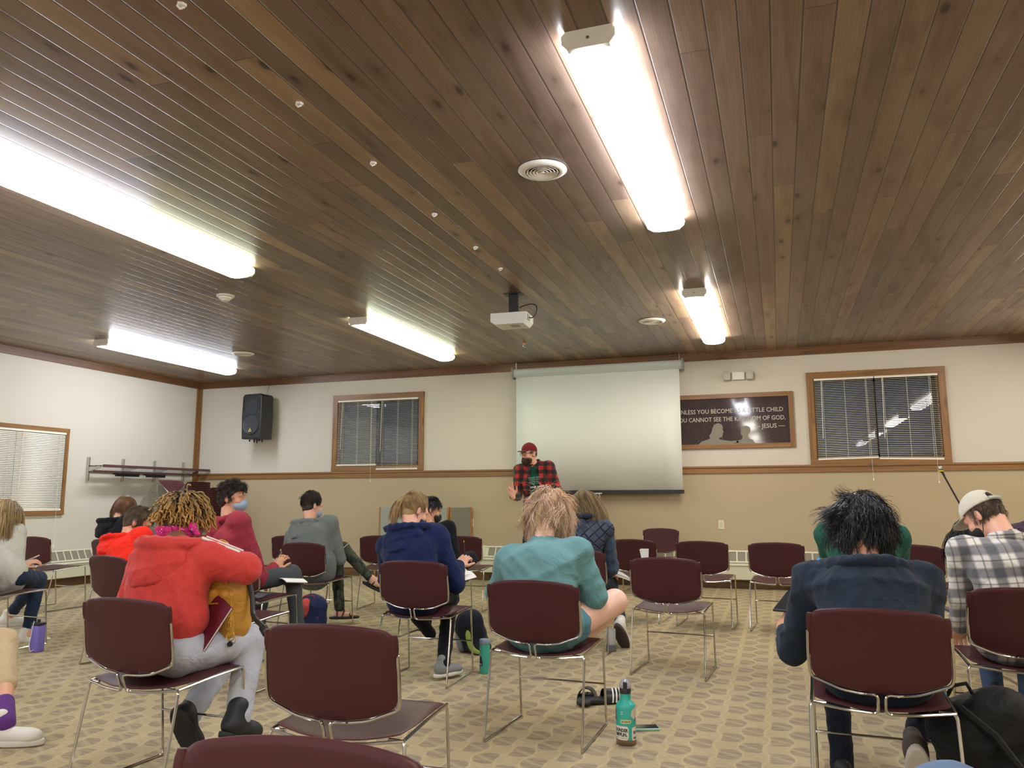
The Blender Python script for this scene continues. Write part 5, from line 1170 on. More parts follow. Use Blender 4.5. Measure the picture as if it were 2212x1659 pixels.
# --- long-haired person, left edge
p = person('person with very long blond-brown hair, pale jacket and jeans, cut by the left edge', -6.117, 4.933, -.083, cloth('pale_jacket', srgb(186, 184, 174), .08, .6), cloth('indigo_jeans', srgb(32, 46, 70), .2, .4), SK['fair'],
           pelvis=(-6.14, 4.96, .545), neck=V3(0, 1163, 5.10), head=V3(8, 1112, 5.14), hf=(.55, .65, -.6), hu=(.2, .4, .85), sh=.165, puff=.024, torso=.98, seed=99, topname='jacket', er=V3(34, 1240, 5.02), wr=V3(46, 1222, 5.25), el=V3(-40, 1240, 5.1), wl=V3(30, 1225, 5.32), kr=V3(82, 1254, 5.36), ar=V3(58, 1372, 5.22), kl=V3(84, 1250, 5.6), al=V3(20, 1330, 5.75),
           hand_pose={'r': dict(d=(.6, .6, .35), n=(-.2, .3, -.8), curl=.7), 'l': dict(d=(.8, .1, .3), n=(0, .3, -.8), curl=.7)}, hem=(-.03, 0, .12), shoes={'*': ('sneaker', SHW, SOW)}, shoe_dir={1: (.55, .85, 0), -1: (.5, .85, 0)}, pants_end=.84)
hair_obj([strands(2600, 16, p.HR, p.hd, .46, .06, .06, .5, rg_all, rad=.0022, curl=.05, seed=20, push=1.12, down=(.85, -.75, -.7), fall=(0.02, -.05, -1, .40))], hcap(p.HR, p.hd, .012), hair_mat('hair_dirty_blond', (0,) * 3, (0,) * 3), p.root, p.base, .4)
# --- khaki shorts, bottom left
p = person('person in khaki shorts with purple sock and white shoe at the left edge', -4.95, 3.15, -1.1, cloth('grey_tee', srgb(120, 120, 116), .1, .5), cloth('khaki', srgb(182, 160, 126), .1, .6), SK['tan'],
           kr=V3(6, 1388, 3.42), ar=floor_at(10, 1562, .105), kl=V3(-30, 1370, 3.8), al=V3(-60, 1540, 3.75), leg_r=1.16, pants_end=.56, shoes={'*': ('sneaker', SHW, SOW)}, shoe_dir={1: (.85, .3, 0), -1: (.85, .3, 0)}, res=.012)
sdf_obj('sock', [([RC(p.A[1], p.A[1] + (p.K[1] - p.A[1]) * .22, .049, .047)], .007)], cloth('purple_sock', srgb(92, 50, 118), .1, .3), p.root, p.base)
# --- green shirt beyond the dark hoodie
p = person('person in a dark green shirt, head hidden behind the wavy black hair', .45, 5.35, 0, cloth('green_shirt', srgb(34, 84, 70), .1, .5), cloth('dark_trousers', srgb(40, 42, 50), .1, .4), SK['fair'],
           neck=V3(1862, 1132, 5.36), head=V3(1865, 1104, 5.5), hf=(0, .8, -.7), hu=(0, .7, .7), sh=.19, puff=.026, torso=1.08, seed=101, topname='shirt', shoes={'*': ('sneaker', SHB, SOW)}, er=V3(1938, 1225, 5.5), el=V3(1795, 1225, 5.5))
hair_obj([strands(1000, 6, p.HR, p.hd, .06, .3, .3, .1, rg_all, rad=.002, seed=22)], hcap(p.HR, p.hd, .01), hair_mat('hair_dark_brown', (0,) * 3, (0,) * 3), p.root, p.base, .2)
# --- purple top behind the plaid shirt
p = person('person with long curly black hair and dark purple top behind the white cap', 1.62, 6.15, .15, cloth('purple_top', srgb(58, 34, 62), .15, .6), cloth('dark_trousers', srgb(40, 42, 50), .1, .4), SK['brown'],
           neck=V3(2160, 1146, 6.28), head=V3(2096, 1160, 6.42), hf=(-.3, .5, -.8), hu=(-.3, .8, .3), sh=.19, puff=.026, seed=103, topname='sweater', shoes={'*': ('sneaker', SHB, SOW)})
hair_obj([strands(2000, 12, p.HR, p.hd, .22, .2, .12, .4, rg_all, rad=.0022, curl=.3, seed=23, push=1.08)], hcap(p.HR, p.hd, .014), hair_mat('hair_black', (0,) * 3, (0,) * 3), p.root, p.base, .2)
# --- standing speaker
def flannel():
    n = NT('red_flannel'); sp = n.node('ShaderNodeSeparateXYZ', ins={0: n.obj()}); f = []
    for ax, o in ((0, 10.0), (2, 10.03)):
        w = n.math('FRACT', n.math('DIVIDE', n.math('ADD', sp.outputs[ax], o), .10)); f.append(n.ramp(n.math('ABSOLUTE', n.math('SUBTRACT', w, .5)), [(.22, (1, 1, 1)), (.27, (0, 0, 0))]))
    s = n.math('MULTIPLY', n.math('ADD', f[0], f[1]), .5); c = n.ramp(s, [(0, srgb(164, 34, 30)), (.5, srgb(78, 20, 24)), (1, srgb(16, 16, 24))]); co = n.obj()
    return n.out(c, .9, n.bump(n.noise(co, 300, 2), .1, .0015, n.bump(n.noise(co, 8, 3, .5, 1.3), .5, .03)), Sheen_Weight=.2)
FL = flannel(); mx, my = -3.02, 9.55
mk = V3(1149, 1008, 9.55)
p = person('bearded person standing in red-and-black plaid, maroon cap and green T-shirt, gesturing', mx, my, math.pi, cloth('green_tee', srgb(26, 74, 60), .08, .4), cloth('dark_jeans', srgb(34, 38, 46), .15, .4), SK['fair'], stand=True,
           pelvis=V3(1165, 1116, 9.55), neck=V3(1153, 1002, 9.53), head=V3(1143, 981, 9.47), hf=(-.60, -.85, -.12), hu=(-.05, -.03, 1), twist=.18, slump=.0, spine=.60, sh=.16, puff=.006, torso=.98, topname='t_shirt', seed=111,
           er=V3(1117, 1072, 9.40), wr=V3(1108, 1072, 9.18), el=V3(1212, 1080, 9.6), wl=V3(1218, 1120, 9.5), kr=(mx - .02, my - .04, .50), ar=(mx - .05, my, .10), kl=(mx + .2, my - .03, .50), al=(mx + .22, my + .02, .10), sleeves={1: 0, -1: 0}, res=.011, bighead=1.0,
           hand_pose={'r': dict(d=(-.25, -.15, .95), n=(.3, -.9, 0), side=1, point=True), 'l': dict(d=(0, 0, -1), n=(-.8, .2, 0), curl=.5)}, shoes={'*': ('sneaker', SHB, SOW)}, shoe_dir={1: (-.2, -1, 0), -1: (.2, -1, 0)}, pants_end=1.0)
s, n_, t, nk = p.s, p.n, p.t, p.nk; TR = np.stack([s, n_, t], 1)
front = n_
P = [EL(p.pel + t * .10, TR, (.19, .145, .2)), EL(p.pel + t * .20, TR, (.182, .14, .17), .06), EL(p.pel + t * .42, TR, (.19, .14, .19), .06), RC(nk - t * .06 - s * .19, nk - t * .06 + s * .19, .074, .074, .06), RC(nk - t * .01, nk - t * .06 - s * .17, .06, .065, .04), RC(nk - t * .01, nk - t * .06 + s * .17, .06, .065, .04),
     EL(p.pel + t * .0 - n_ * .01, TR, (.195, .15, .22), .05)]
for q in (-1, 1): P += [RC(nk - t * .06 + s * .19 * q, p.E[q], .074, .062, .03), RC(p.E[q], p.E[q] + (p.W[q] - p.E[q]) * .82, .062, .048, .02)]
P += [RC(nk, nk + t * .3, .066, .07, .01, '-'), EL(p.pel + t * .30 + n_ * .155 + s * .005, TR, (.078, .11, .50), .006, '-'), PLN(p.pel - t * .16, -t, .01)]
fl = sdf_obj('plaid_shirt', [(P, .011)], FL, p.root, p.base, lambda Q: folds(Q, 16, 7, .006))
for q in (-1, 1):
    m = MB(); m.tube([Vector(x_) - Vector(p.base) for x_ in bez([nk - n_ * .07 + t * .035, nk + s * q * .072 + t * .035 - n_ * .01, nk + s * q * .062 + n_ * .075 - t * .05, nk + s * q * .09 + n_ * .12 - t * .11], 5)], [.016] * 15 + [.010], 8); m.build('collar', FL, fl, True)
    c = nk - t * .20 + s * q * .105 + n_ * .150; m = MB(); T = Matrix(np.column_stack([TR, c - p.base]).tolist() + [[0, 0, 0, 1]]); m.box(-.05, .05, -.006, .006, -.04, 0, .004, T).box(-.045, .045, -.002, .003, -.13, -.03, .003, T); m.build('chest_pocket', FL, fl)
# lettering of the T-shirt
def shirt_text(txt, size, up, dx, mat, name):
    V, F = text_mesh(txt, size, 'CENTER', .0005, .0008 if size > .02 else 0); m = MB(); vv = []
    for v in V:
        x_ = -v.x + dx; q = p.pel + t * (.42 + up + v.y) + s * x_ ; vv.append(Vector(q + n_ * (.1335 + v.z) - n_ * (x_ * x_) * 2.2) - Vector(p.base))
    m.add(vv, F); return m.build(name, mat, p.top)
wt = simple('print_white', srgb(226, 228, 210), .7); gt = simple('print_green', srgb(112, 146, 130), .7)
shirt_text('THANK YOU', .034, -.06, 0, wt, 'bold_print')
for i, u_ in enumerate((.06, .035, .01, -.015, -.10, -.125, -.15)): shirt_text('THANK YOU', .026, u_, 0, gt, 'outlined_print')
o = p; R, c = o.HR, o.hd; X = lambda x, y, z: c + R @ np.array([x, y, z]); bs = Vector(o.base)
for q in (-1, 1):
    MB().lathe([(.001, .0115), (.006, .010), (.010, .005), (.0115, 0), (.001, -.011)], T=Matrix.Translation(Vector(X(q * .031, .083, .008)) - bs) @ Matrix(R.tolist()).to_4x4() @ Matrix.Rotation(-math.pi / 2, 4, 'X')).build('eye', simple('eyeball', srgb(214, 206, 198), .2), o.skin, True)
    MB().lathe([(.001, .0035), (.0052, .002)], T=Matrix.Translation(Vector(X(q * .031, .092, .008)) - bs) @ Matrix(R.tolist()).to_4x4() @ Matrix.Rotation(-math.pi / 2, 4, 'X')).build('iris', simple('iris_dark', srgb(40, 30, 24), .2), o.skin, True)
    m = MB(); m.tube([Vector(X(q * .014, .098, .030)) - bs, Vector(X(q * .033, .097, .034)) - bs, Vector(X(q * .050, .084, .028)) - bs], .003, 6); m.build('eyebrow', simple('brow_brown', srgb(58, 40, 28), .8), o.skin, True)
gl = empty('glasses', (0, 0, 0)); gl.parent = o.root
for q in (-1, 1):
    MB().tube([Vector(X(q * .033 + math.cos(w) * .026, .108 - abs(math.cos(w)) * .002 - (.006 if q * math.cos(w) > .5 else 0), .008 + math.sin(w) * .019)) - bs for w in np.linspace(0, 6.28, 20)], .0026, 6).build('rim', SHB, gl, True)
    MB().tube([Vector(X(q * .058, .104, .016)) - bs, Vector(X(q * .080, .02, .014)) - bs, Vector(X(q * .084, -.03, .004)) - bs], .0024, 6).build('temple', SHB, gl, True)
MB().tube([Vector(X(-.008, .110, .012)) - bs, Vector(X(0, .113, .014)) - bs, Vector(X(.008, .110, .012)) - bs], .0022, 6).build('bridge', SHB, gl, True)
cap(o, cloth('cap_maroon', srgb(116, 34, 40), .1, .2), False, tiltup=.10)
bh = hair_mat('beard_brown', srgb(46, 30, 20), srgb(112, 78, 52))
cp = [EL(X(0, .034, -.060), R, (.064, .066, .062)), EL(X(0, .060, -.098), R, (.042, .040, .034), .03), PLN(X(0, .09, -.050), R @ unit((0, .75, 1))), PLN(X(0, -.01, 0), -R[:, 1])]
V1 = strands(2200, 5, R, o.hd, .032, .35, .55, .25, lambda D: (D[:, 1] > .15) & (D[:, 2] < -.02), rad=.0013, seed=31, ex=(.062, .066, .064), sc=(0, .036, -.058), push=1.0)
V2 = strands(500, 4, R, o.hd, .014, .2, .25, .5, lambda D: (D[:, 1] > .5) & (np.abs(D[:, 2]) < .5), rad=.0011, seed=32, ex=(.028, .014, .008), sc=(0, .094, -.044), push=1.0)
hair_obj([V1, V2], cp, bh, o.root, o.base, .25, 'beard')
hair_obj([strands(900, 4, R, o.hd, .022, .2, .2, .2, lambda D: (D[:, 1] < .35) & (D[:, 2] > -.5) & (D[:, 2] < .25), rad=.0013, seed=33, push=1.0)], None, bh, o.root, o.base)
# --- denim knee at the lower right
p = person('person in faded blue jeans, only the knee showing at the bottom right corner', .68, 1.20, .75, cloth('navy_tee', srgb(40, 44, 60), .1, .5), cloth('faded_denim', srgb(96, 120, 152), .15, .3, weave=500), SK['fair'],
           lean=.1, hf=(-.6, .8, -.2), hands=(), kl=tuple(V3(2058, 1744, 1.62)), al=(.34, 1.66, .1), kr=tuple(V3(2330, 1716, 1.55)), ar=(.62, 1.72, .1), shoes={'*': ('sneaker', SHB, SOW)}, leg_r=1.1, res=.012)
# ---------------------------------------------------------------- things on laps and floor
def note(name, c, R, w, h, th, cover, label, cat, group=None, open_=False, pages=True, curve=0):
    """notebook or book: cover and page block; R columns = right, up the page, normal"""
    root = empty(name, c, 0, label, cat, group); R4 = Matrix(np.asarray(R).tolist()).to_4x4()
    if open_:
        for s_ in (-1, 1):
            m = MB(); n = 8; V = []
            for zz in (0, 1):
                for i in range(n + 1):
                    u = i / n; z = .012 * math.sin(u * math.pi) * (1.0) + .004 * (1 - u) + (.0 if not zz else th)
                    for v in (-h / 2, h / 2): V.append((s_ * u * w, v, z))
            k = 2 * (n + 1); F = []
            for i in range(n): F += [(k + 2 * i, k + 2 * i + 2, k + 2 * i + 3, k + 2 * i + 1), (2 * i, 2 * i + 1, 2 * i + 3, 2 * i + 2), (2 * i, 2 * i + 2, k + 2 * i + 2, k + 2 * i), (2 * i + 1, k + 2 * i + 1, k + 2 * i + 3, 2 * i + 3)]
            F.append((2 * n, 2 * n + 1, k + 2 * n + 1, k + 2 * n)); m.add([R4 @ Vector(v) for v in V], F); m.build('page_block', MAT['paper'], root, True, sharp=50)
        MB().box(-w * 1.01, w * 1.01, -h / 2 * 1.01, h / 2 * 1.01, -.003, .0, 0, R4).build('cover', cover, root)
    else:
        MB().box(-w / 2, w / 2, -h / 2, h / 2, -th / 2 + .0015, th / 2 - .0015, 0, R4).build('page_block', MAT['paper'], root)
        for z in (-th / 2, th / 2 - .0015): MB().box(-w / 2 - .002, w / 2 + .003, -h / 2 - .003, h / 2 + .003, z, z + .0015, 0, R4).build('cover', cover, root)
        MB().box(-w / 2 - .003, -w / 2, -h / 2 - .003, h / 2 + .003, -th / 2, th / 2, 0, R4).build('spine', cover, root)
    return root
def pen(c, d, col, label, L=.14, group='pens in writing hands'):
    d = Vector(d).normalized(); root = empty('pen', c, 0, label, 'pen', group)
    MB().cyl(-d * L * .5, d * L * .4, .0042, n=10).build('barrel', col, root, True); MB().cyl(d * L * .4, d * L * .5, .005, .004, n=10).build('cap', MAT['gold'], root, True); MB().cyl(-d * L * .5, -d * L * .56, .0035, .0006, n=8).build('tip', MAT['chrome'], root, True); return root
bkcover = simple('cover_black', (.02, .02, .024), .5)
Rt = frame((.25, .9, .25), (-.1, -.35, 1)); note('notebook', V3(622, 1252, 5.55) + A(0, 0, .0), frame((.3, .93, -.1), (.15, 0, 1)), .12, .21, .006, bkcover, 'open white notebook on the grey trousers of the person in maroon', 'notebook', 'notebooks being written in', True)
pen(V3(600, 1204, 5.53), (.25, .2, .9), bkcover, 'dark pen with a bright tip in the hand of the person in maroon')
note('notebook', V3(990, 1240, 5.46), frame((.35, .9, .1), (.35, -.2, 1)), .10, .19, .005, bkcover, 'small white notebook on the lap of the person in the navy hoodie', 'notebook', 'notebooks being written in', True)
note('notebook', V3(990, 1205, 7.02), frame((-.3, .9, .1), (.35, -.5, 1)), .11, .2, .005, bkcover, 'white notebook on the crossed leg of the black-masked person', 'notebook', 'notebooks being written in', True)
pen(V3(1003, 1184, 6.98), (-.15, .2, .9), bkcover, 'dark pen held by the black-masked person')
note('notebook', V3(733, 1193, 6.88), frame((.5, .6, .6), (-.75, -.3, .75)), .17, .2, .01, bkcover, 'white paper pad on the thigh of the person in the grey hoodie', 'notebook', 'notebooks being written in')
note('book', V3(1337, 1240, 6.86), frame((.5, .8, -.3), (.45, .0, 1)), .14, .2, .022, simple('cover_grey', srgb(190, 190, 188), .6), 'thick white notebook on the lap of the person in the quilted vest', 'book')
note('book', V3(46, 1232, 5.32), frame((.3, .9, .1), (-.35, -.45, .9)), .10, .16, .016, simple('cover_tan', srgb(120, 90, 60), .6), 'open book with cream pages on the jeans of the long-haired person', 'book', None, True)
note('notebook', V3(452, 1345, 2.98), frame((.45, .25, .85), (-.3, -.9, .3)), .16, .22, .012, simple('cover_maroon', srgb(104, 24, 44), .55), 'maroon notebook with a white round sticker beside the yellow backpack', 'notebook')
note('book', V3(716, 1347, 6.35) * A(1, 1, 0) + A(0, 0, .016), frame((.2, 1, 0), (0, 0, 1)), .3, .2, .03, simple('cover_darkgrey', srgb(66, 60, 58), .6), 'dark closed book with white pages lying on the carpet beside the navy backpack', 'book')
note('notebook', V3(2052, 1318, 4.9), frame((-.6, .7, .2), (.2, .1, 1)), .12, .18, .012, simple('cover_black2', (.03, .03, .03), .5), 'closed notebook corner left of the plaid sleeve', 'notebook')
# phone of the long-haired person, tablet, phone on the floor
def slab(name, c, R, w, h, th, case, label, cat, screen=True):
    root = empty(name, c, 0, label, cat); R4 = Matrix(np.asarray(R).tolist()).to_4x4()
    MB().box(-w / 2, w / 2, -h / 2, h / 2, -th / 2, th / 2, min(th * .45, .006), R4).build('case', case, root, True)
    MB().box(-w / 2 + .005, w / 2 - .005, -h / 2 + .005, h / 2 - .005, th / 2 - .0003, th / 2 + .0006, 0, R4).build('screen', simple('screen_glass', (.02, .022, .026), .08), root); return root
slab('phone', V3(64, 1208, 5.34), frame((.9, .2, .35), (-.3, -.3, .9)), .075, .15, .012, simple('phone_silver', srgb(190, 190, 190), .3), 'silver phone in the hands of the long-haired person at the left edge', 'phone')
slab('tablet', tuple(TABLET_AT), frame((.3, .9, .28), (-.1, -.3, .95)), .18, .24, .012, simple('case_black', (.02, .022, .028), .5), 'black tablet held on the lap of the person in the dark hoodie', 'tablet')
fp = at(1388, 1570, 4.25); slab('phone', tuple(floor_at(1391, 1572, .007)), frame((.92, .38, 0), (0, 0, 1)), .078, .155, .012, simple('mint_case', srgb(150, 205, 180), .5), 'phone in a mint green case lying on the carpet behind the teal bottle', 'phone')
# bottles
teal = simple('teal_enamel', srgb(52, 176, 160), .35)
def on_cyl(V, r, z, ang, flip=1, cx=0, cy=0):
    return [Vector((cx + (r + v.z) * math.sin(ang + v.x / r), cy - (r + v.z) * math.cos(ang + v.x / r), z + v.y)) for v in V]
def cyl_patch(mb, w, h, r, z, ang, outline=None):
    out = outline or [(-w / 2, -h / 2), (w / 2, -h / 2), (w / 2, h / 2), (-w / 2, h / 2)]
    out = loop(out, min(w, h) * .18, 4); n = len(out); x0 = min(p[0] for p in out) + 1e-5; x1 = max(p[0] for p in out) - 1e-5; K = 14; V = []
    for k in range(K + 1):
        x = x0 + (x1 - x0) * k / K; ys = []
        for i in range(n):
            a, b = out[i], out[(i + 1) % n]
            if (a[0] - x) * (b[0] - x) < 0: ys.append(a[1] + (b[1] - a[1]) * (x - a[0]) / (b[0] - a[0]))
        if len(ys) < 2: ys = [0, 0]
        V += [Vector((x, min(ys), 0)), Vector((x, max(ys), 0))]
    return mb.add(on_cyl(V, r, z, ang), [(2 * k, 2 * k + 2, 2 * k + 3, 2 * k + 1) for k in range(K)])
t = empty('water_bottle', tuple(floor_at(1353, 1606)), math.radians(10), 'tall teal metal bottle with stickers and a clear domed lid, near the sandals', 'bottle')
rb = .049
MB().lathe([(.001, 0), (.046, 0), (rb, .004), (rb, .028)], n=40).build('steel_base', simple('brushed_tan', srgb(150, 126, 108), .35, .8), t, True)
MB().lathe([(rb, .028), (rb, .168), (.047, .182), (.041, .194), (.030, .204), (.0265, .210), (.0265, .238)], n=40).build('flask', teal, t, True)
MB().lathe([(.0265, .238), (.028, .238), (.0285, .260), (.025, .266)], n=32).build('lid_ring', MAT['blackp'], t, True)
MB().lathe([(.0265, .260), (.0275, .275), (.023, .292), (.012, .303), (.001, .305)], n=32).build('lid_dome', simple('clear_lid', (.75, .72, .85), .1, Transmission_Weight=.6), t, True)
MB().box(-.010, .010, -.029, -.010, .262, .294, .003).build('spout', MAT['blackp'], t)
wht = simple('sticker_white', srgb(228, 226, 218), .5); ink = simple('sticker_ink', (.01, .01, .01), .5)
a0 = math.radians(-30)
m = MB(); cyl_patch(m, .078, .064, rb + .0004, .060, a0); m.build('sticker', wht, t)
for s_, z in (('DUNDER', .066), ('MIFFLIN,', .046)):
    V, F = text_mesh(s_, .0215, 'CENTER', .0001, .0009); m = MB(); m.add(on_cyl([Vector((v.x * .80, v.y, v.z)) for v in V], rb + .0008, z, a0), F); m.build('sticker_lettering', ink, t)
V, F = text_mesh('PAPER COMPANY', .009, 'CENTER', .0001); m = MB(); m.add(on_cyl(V, rb + .0008, .034, a0), F); m.build('sticker_small_print', simple('ink_grey', srgb(150, 150, 146), .5), t)
m = MB(); cyl_patch(m, .054, .018, rb + .0004, .114, math.radians(0)); m.build('sticker', simple('sticker_cream', srgb(214, 208, 150), .5), t)
m = MB()
for k in range(7): cyl_patch(m, .004, .009 - .002 * (k % 3), rb + .0009, .114 - .001 * (k % 2), math.radians(-22 + k * 7.2))
m.build('sticker_marks', simple('ink_brown', srgb(80, 66, 40), .5), t)
m = MB(); cyl_patch(m, .045, .062, rb + .0004, .150, math.radians(62), [(-.030, -.01), (-.008, -.03), (.030, -.03), (.030, .03), (0, .03), (-.025, .012)]); m.build('sticker', simple('sticker_beige', srgb(206, 196, 178), .5), t)
m = MB(); cyl_patch(m, .03, .05, rb + .0004, .140, math.radians(-82)); m.build('sticker', simple('sticker_grey', srgb(88, 84, 80), .5), t)
m = MB(); cyl_patch(m, .042, .062, rb + .0004, .056, math.radians(60)); m.build('sticker', wht, t)
m = MB(); cyl_patch(m, .022, .014, rb + .0008, .062, math.radians(58)); cyl_patch(m, .024, .01, rb + .0008, .036, math.radians(60)); m.build('sticker_marks', simple('ink_grey2', srgb(110, 112, 112), .5), t)
m = MB(); cyl_patch(m, .02, .018, rb + .0004, .118, math.radians(68)); m.build('sticker', simple('sticker_violet', srgb(112, 104, 128), .5), t)
for s_, z in (('ONLY', .158), ('HERE', .148)):
    V, F = text_mesh(s_, .011, 'CENTER', .0001); 
m = MB(); cyl_patch(m, .012, .006, rb + .0004, .158, math.radians(-22)); cyl_patch(m, .012, .006, rb + .0004, .149, math.radians(-22)); m.build('faded_mark', simple('ink_pale', srgb(150, 200, 190), .5), t)
t = empty('water_bottle', (-1.985, 5.26, 0), .2, 'translucent teal water bottle with grey lid and black teardrop mark on the carpet', 'bottle')
MB().lathe([(.001, 0), (.034, 0), (.036, .01), (.036, .19), (.034, .20), (.030, .205)], n=32).build('bottle_body', simple('teal_translucent', srgb(70, 180, 160), .2, Transmission_Weight=.35), t, True)
lid = MB().lathe([(.0375, .198), (.039, .202), (.038, .222), (.034, .228), (.001, .232)], n=32).build('lid', simple('lid_grey', srgb(120, 136, 146), .5), t, True)
MB().tube([(.036, 0, .212), (.055, 0, .214), (.060, 0, .220), (.050, 0, .224)], .004).build('carry_loop', simple('lid_grey', (0,) * 3), lid, True)
m = MB(); cyl_patch(m, .034, .07, .0366, .085, math.radians(-38), [(-.014, -.032), (.014, -.032), (.016, -.01), (.004, .034), (-.012, .034)]); m.build('teardrop_mark', ink, t)
V, F = text_mesh('try', .018, 'CENTER', .0001); m = MB(); m.add(on_cyl(V, .0372, .062, math.radians(-40)), F); m.build('mark_lettering', wht, t)
t = empty('water_bottle', (-5.66, 5.18, 0), 0, 'square purple bottle with a black lid strap beside the jeans leg at the left', 'bottle')
t.location = (-5.64, 4.88, 0)
MB().box(-.042, .042, -.035, .035, 0, .205, .012).build('bottle_body', simple('purple_plastic', srgb(120, 108, 190), .4), t, True)
l = MB().box(-.043, .043, -.036, .036, .206, .226, .006).build('lid', MAT['blackp'], t, True); MB().cyl((0, 0, .226), (0, 0, .25), .012).build('spout', MAT['blackp'], l, True)
MB().tube(bez([(-.005, -.038, .24), (-.01, -.045, .19), (-.02, -.045, .12), (-.03, -.045, .06), (-.02, -.04, .01), (.01, -.04, .02)]), .003).build('cord', MAT['white'], t, True)
t = empty('tumbler', tuple(V3(1320, 1384, 6.3) * A(1, 1, 0)), 0, 'clear ribbed tumbler with a dark grey base behind the bare knee', 'tumbler')
MB().lathe([(.001, 0), (.038, 0), (.040, .005), (.040, .05), (.038, .052)], n=28).build('base', simple('tumbler_grey', srgb(96, 98, 100), .5), t, True)
MB().lathe([(.037, .052), (.038, .17), (.036, .172), (.034, .17), (.033, .056)], n=28).build('clear_body', simple('clear_plastic', (.8, .82, .8), .1, Transmission_Weight=.7), t, True)
# slide sandals
def slide(loc, rz, label, stripes):
    root = empty('slide_sandal', loc, rz, label, 'sandal', 'black slide sandals')
    o_ = loop([(-.042, -.13), (-.046, -.02), (-.05, .09), (-.03, .142), (.02, .145), (.05, .09), (.042, -.02), (.04, -.13)], [.035, .03, .03, .03, .03, .03, .03, .035])
    V, F = shell(o_, lambda x, y: (x, y, .018 + (.006 if y < -.02 else 0) * min(1, (-.02 - y) / .04 if y < -.02 else 0)), .028); MB().add(V, F).build('footbed', SHB, root, True, sharp=50)
    m = MB(); n = 14; V = []
    for j, y in enumerate((-.0, .035, .075, .10)):
        for i in range(n + 1):
            w = math.pi * i / n; r = .049; h = .062 - (j - 1) * .004
            for k in (0, .006): V.append(((r + k) * math.cos(w), y, .012 + (h + k) * math.sin(w)))
    N = 2 * (n + 1); F = []
    for j in range(3):
        for i in range(n):
            a_ = j * N + 2 * i; F += [(a_, a_ + 2, a_ + N + 2, a_ + N), (a_ + 1, a_ + N + 1, a_ + N + 3, a_ + 3)]
    for j in (0, 3):
        for i in range(n): a_ = j * N + 2 * i; F.append((a_, a_ + 1, a_ + 3, a_ + 2))
    b = m.add(V, F).build('strap', simple('strap_black', (.015, .015, .017), .35), root, True, sharp=50)
    if stripes:
        for k in range(3):
            y = .03 + k * .022; m = MB(); V = []
            for yy in (y, y + .009):
                for i in range(n + 1): w = math.pi * i / n * .8; r = .0560; V.append((r * math.cos(w), yy + .012 * w, .0125 + .069 * math.sin(w)))
            m.add(V, [(i, i + 1, n + 2 + i, n + 1 + i) for i in range(n)]).build('stripe', MAT['white'], b, True)
    return root
slide(tuple(floor_at(1266, 1518)), .10, 'black slide sandal on the left of the pair under the teal chair', False)
slide(tuple(floor_at(1304, 1519)), -.95, 'black slide sandal with three white stripes, right of the pair', True)
# ---------------------------------------------------------------- bags
def bag_body(name, c, R, r, mat, root, base, extra=(), res=.009, amp=.008, seed=3, cut=True):
    P = [EL(c, R, r)] + list(extra)
    if cut: P.append(PLN((0, 0, .004), (0, 0, -1)))
    return sdf_obj(name, [(P, res)], mat, root, base, lambda Q: folds(Q, 14, seed, amp))
def boxy(c, R, r, k=.05):
    """rounded box as blended capsules"""
    c = np.asarray(c, float); R = np.asarray(R); rr = min(r) * .75; P = []
    X = lambda x, y, z: c + R @ np.array([x * (r[0] - rr), y * (r[1] - rr), z * (r[2] - rr)])
    for z in (-1, -.33, .33, 1): P.append(RC(X(-1, 0, z), X(1, 0, z), rr, rr, k))
    for z in (-1, 1): P.append(RC(X(0, 0, z), X(0, 0, -z), rr, rr, k))
    for x in (-1, 1): P.append(RC(X(x, 0, -1), X(x, 0, 1), rr, rr, k))
    return P
yc = V3(482, 1290, 3.12)
base = np.array([yc[0], yc[1], .45]); yb = empty('backpack', base, 0, 'mustard yellow leather backpack with gold zips and key ring, beside the red hoodie', 'backpack')
ylw = NT('mustard_leather'); co = ylw.obj(); ylw.out(ylw.mix(ylw.noise(co, 20, 4), srgb(172, 122, 40), srgb(206, 154, 66)), .42, ylw.bump(ylw.noise(co, 8, 3, .5, 1), .5, .03)); YL = ylw.mat
Ry = frame((-.08, 1, .05), (0, 0, 1)); P = boxy(yc, Ry, (.125, .085, .185)); main = sdf_obj('main_compartment', [(P, .008)], YL, yb, base, lambda Q: folds(Q, 15, 6, .005))
pk = yc + Ry @ np.array([-.01, -.07, -.06]); pocket = sdf_obj('front_pocket', [(boxy(pk, Ry, (.108, .035, .11), .03), .008)], YL, yb, base, lambda Q: folds(Q, 15, 9, .004))
X = lambda x, y, z: Vector(yc + Ry @ np.array([x, y, z])) - Vector(base)
m = MB()
for z in (-.005, -.055): m.tube([X(-.10, -.118, z), X(0, -.124, z - .004), X(.085, -.118, z)], .0042, 6)
m.build('zip', MAT['gold'], pocket, True)
m = MB(); m.box(-.008, .008, -.004, .004, -.012, .012, .002, Matrix.Translation(X(.085, -.122, -.01))).build('zip_pull', MAT['gold'], pocket)
MB().lathe([(.001, .006), (.012, .004), (.013, 0)], T=Matrix.Translation(X(.07, -.092, .085)) @ Matrix.Rotation(math.pi / 2, 4, 'X'), n=20).build('stud', MAT['gold'], main, True)
MB().tube(bez([X(-.05, -.02, .17), X(-.035, -.03, .235), X(.01, -.035, .262), (X(.045, -.03, .235)), X(.05, -.02, .17)]), .0085, 8).build('handle', YL, yb, True)
m = MB()
for k in range(6):
    c0 = X(.108, -.108, .03 - k * .028); m.tube([c0 + Vector((math.cos(w) * .007, math.sin(w) * .003 * (k % 2), math.sin(w) * .016)) for w in np.linspace(0, 5.6, 9)], .0018, 5)
m.build('chain', MAT['gold'], yb, True)
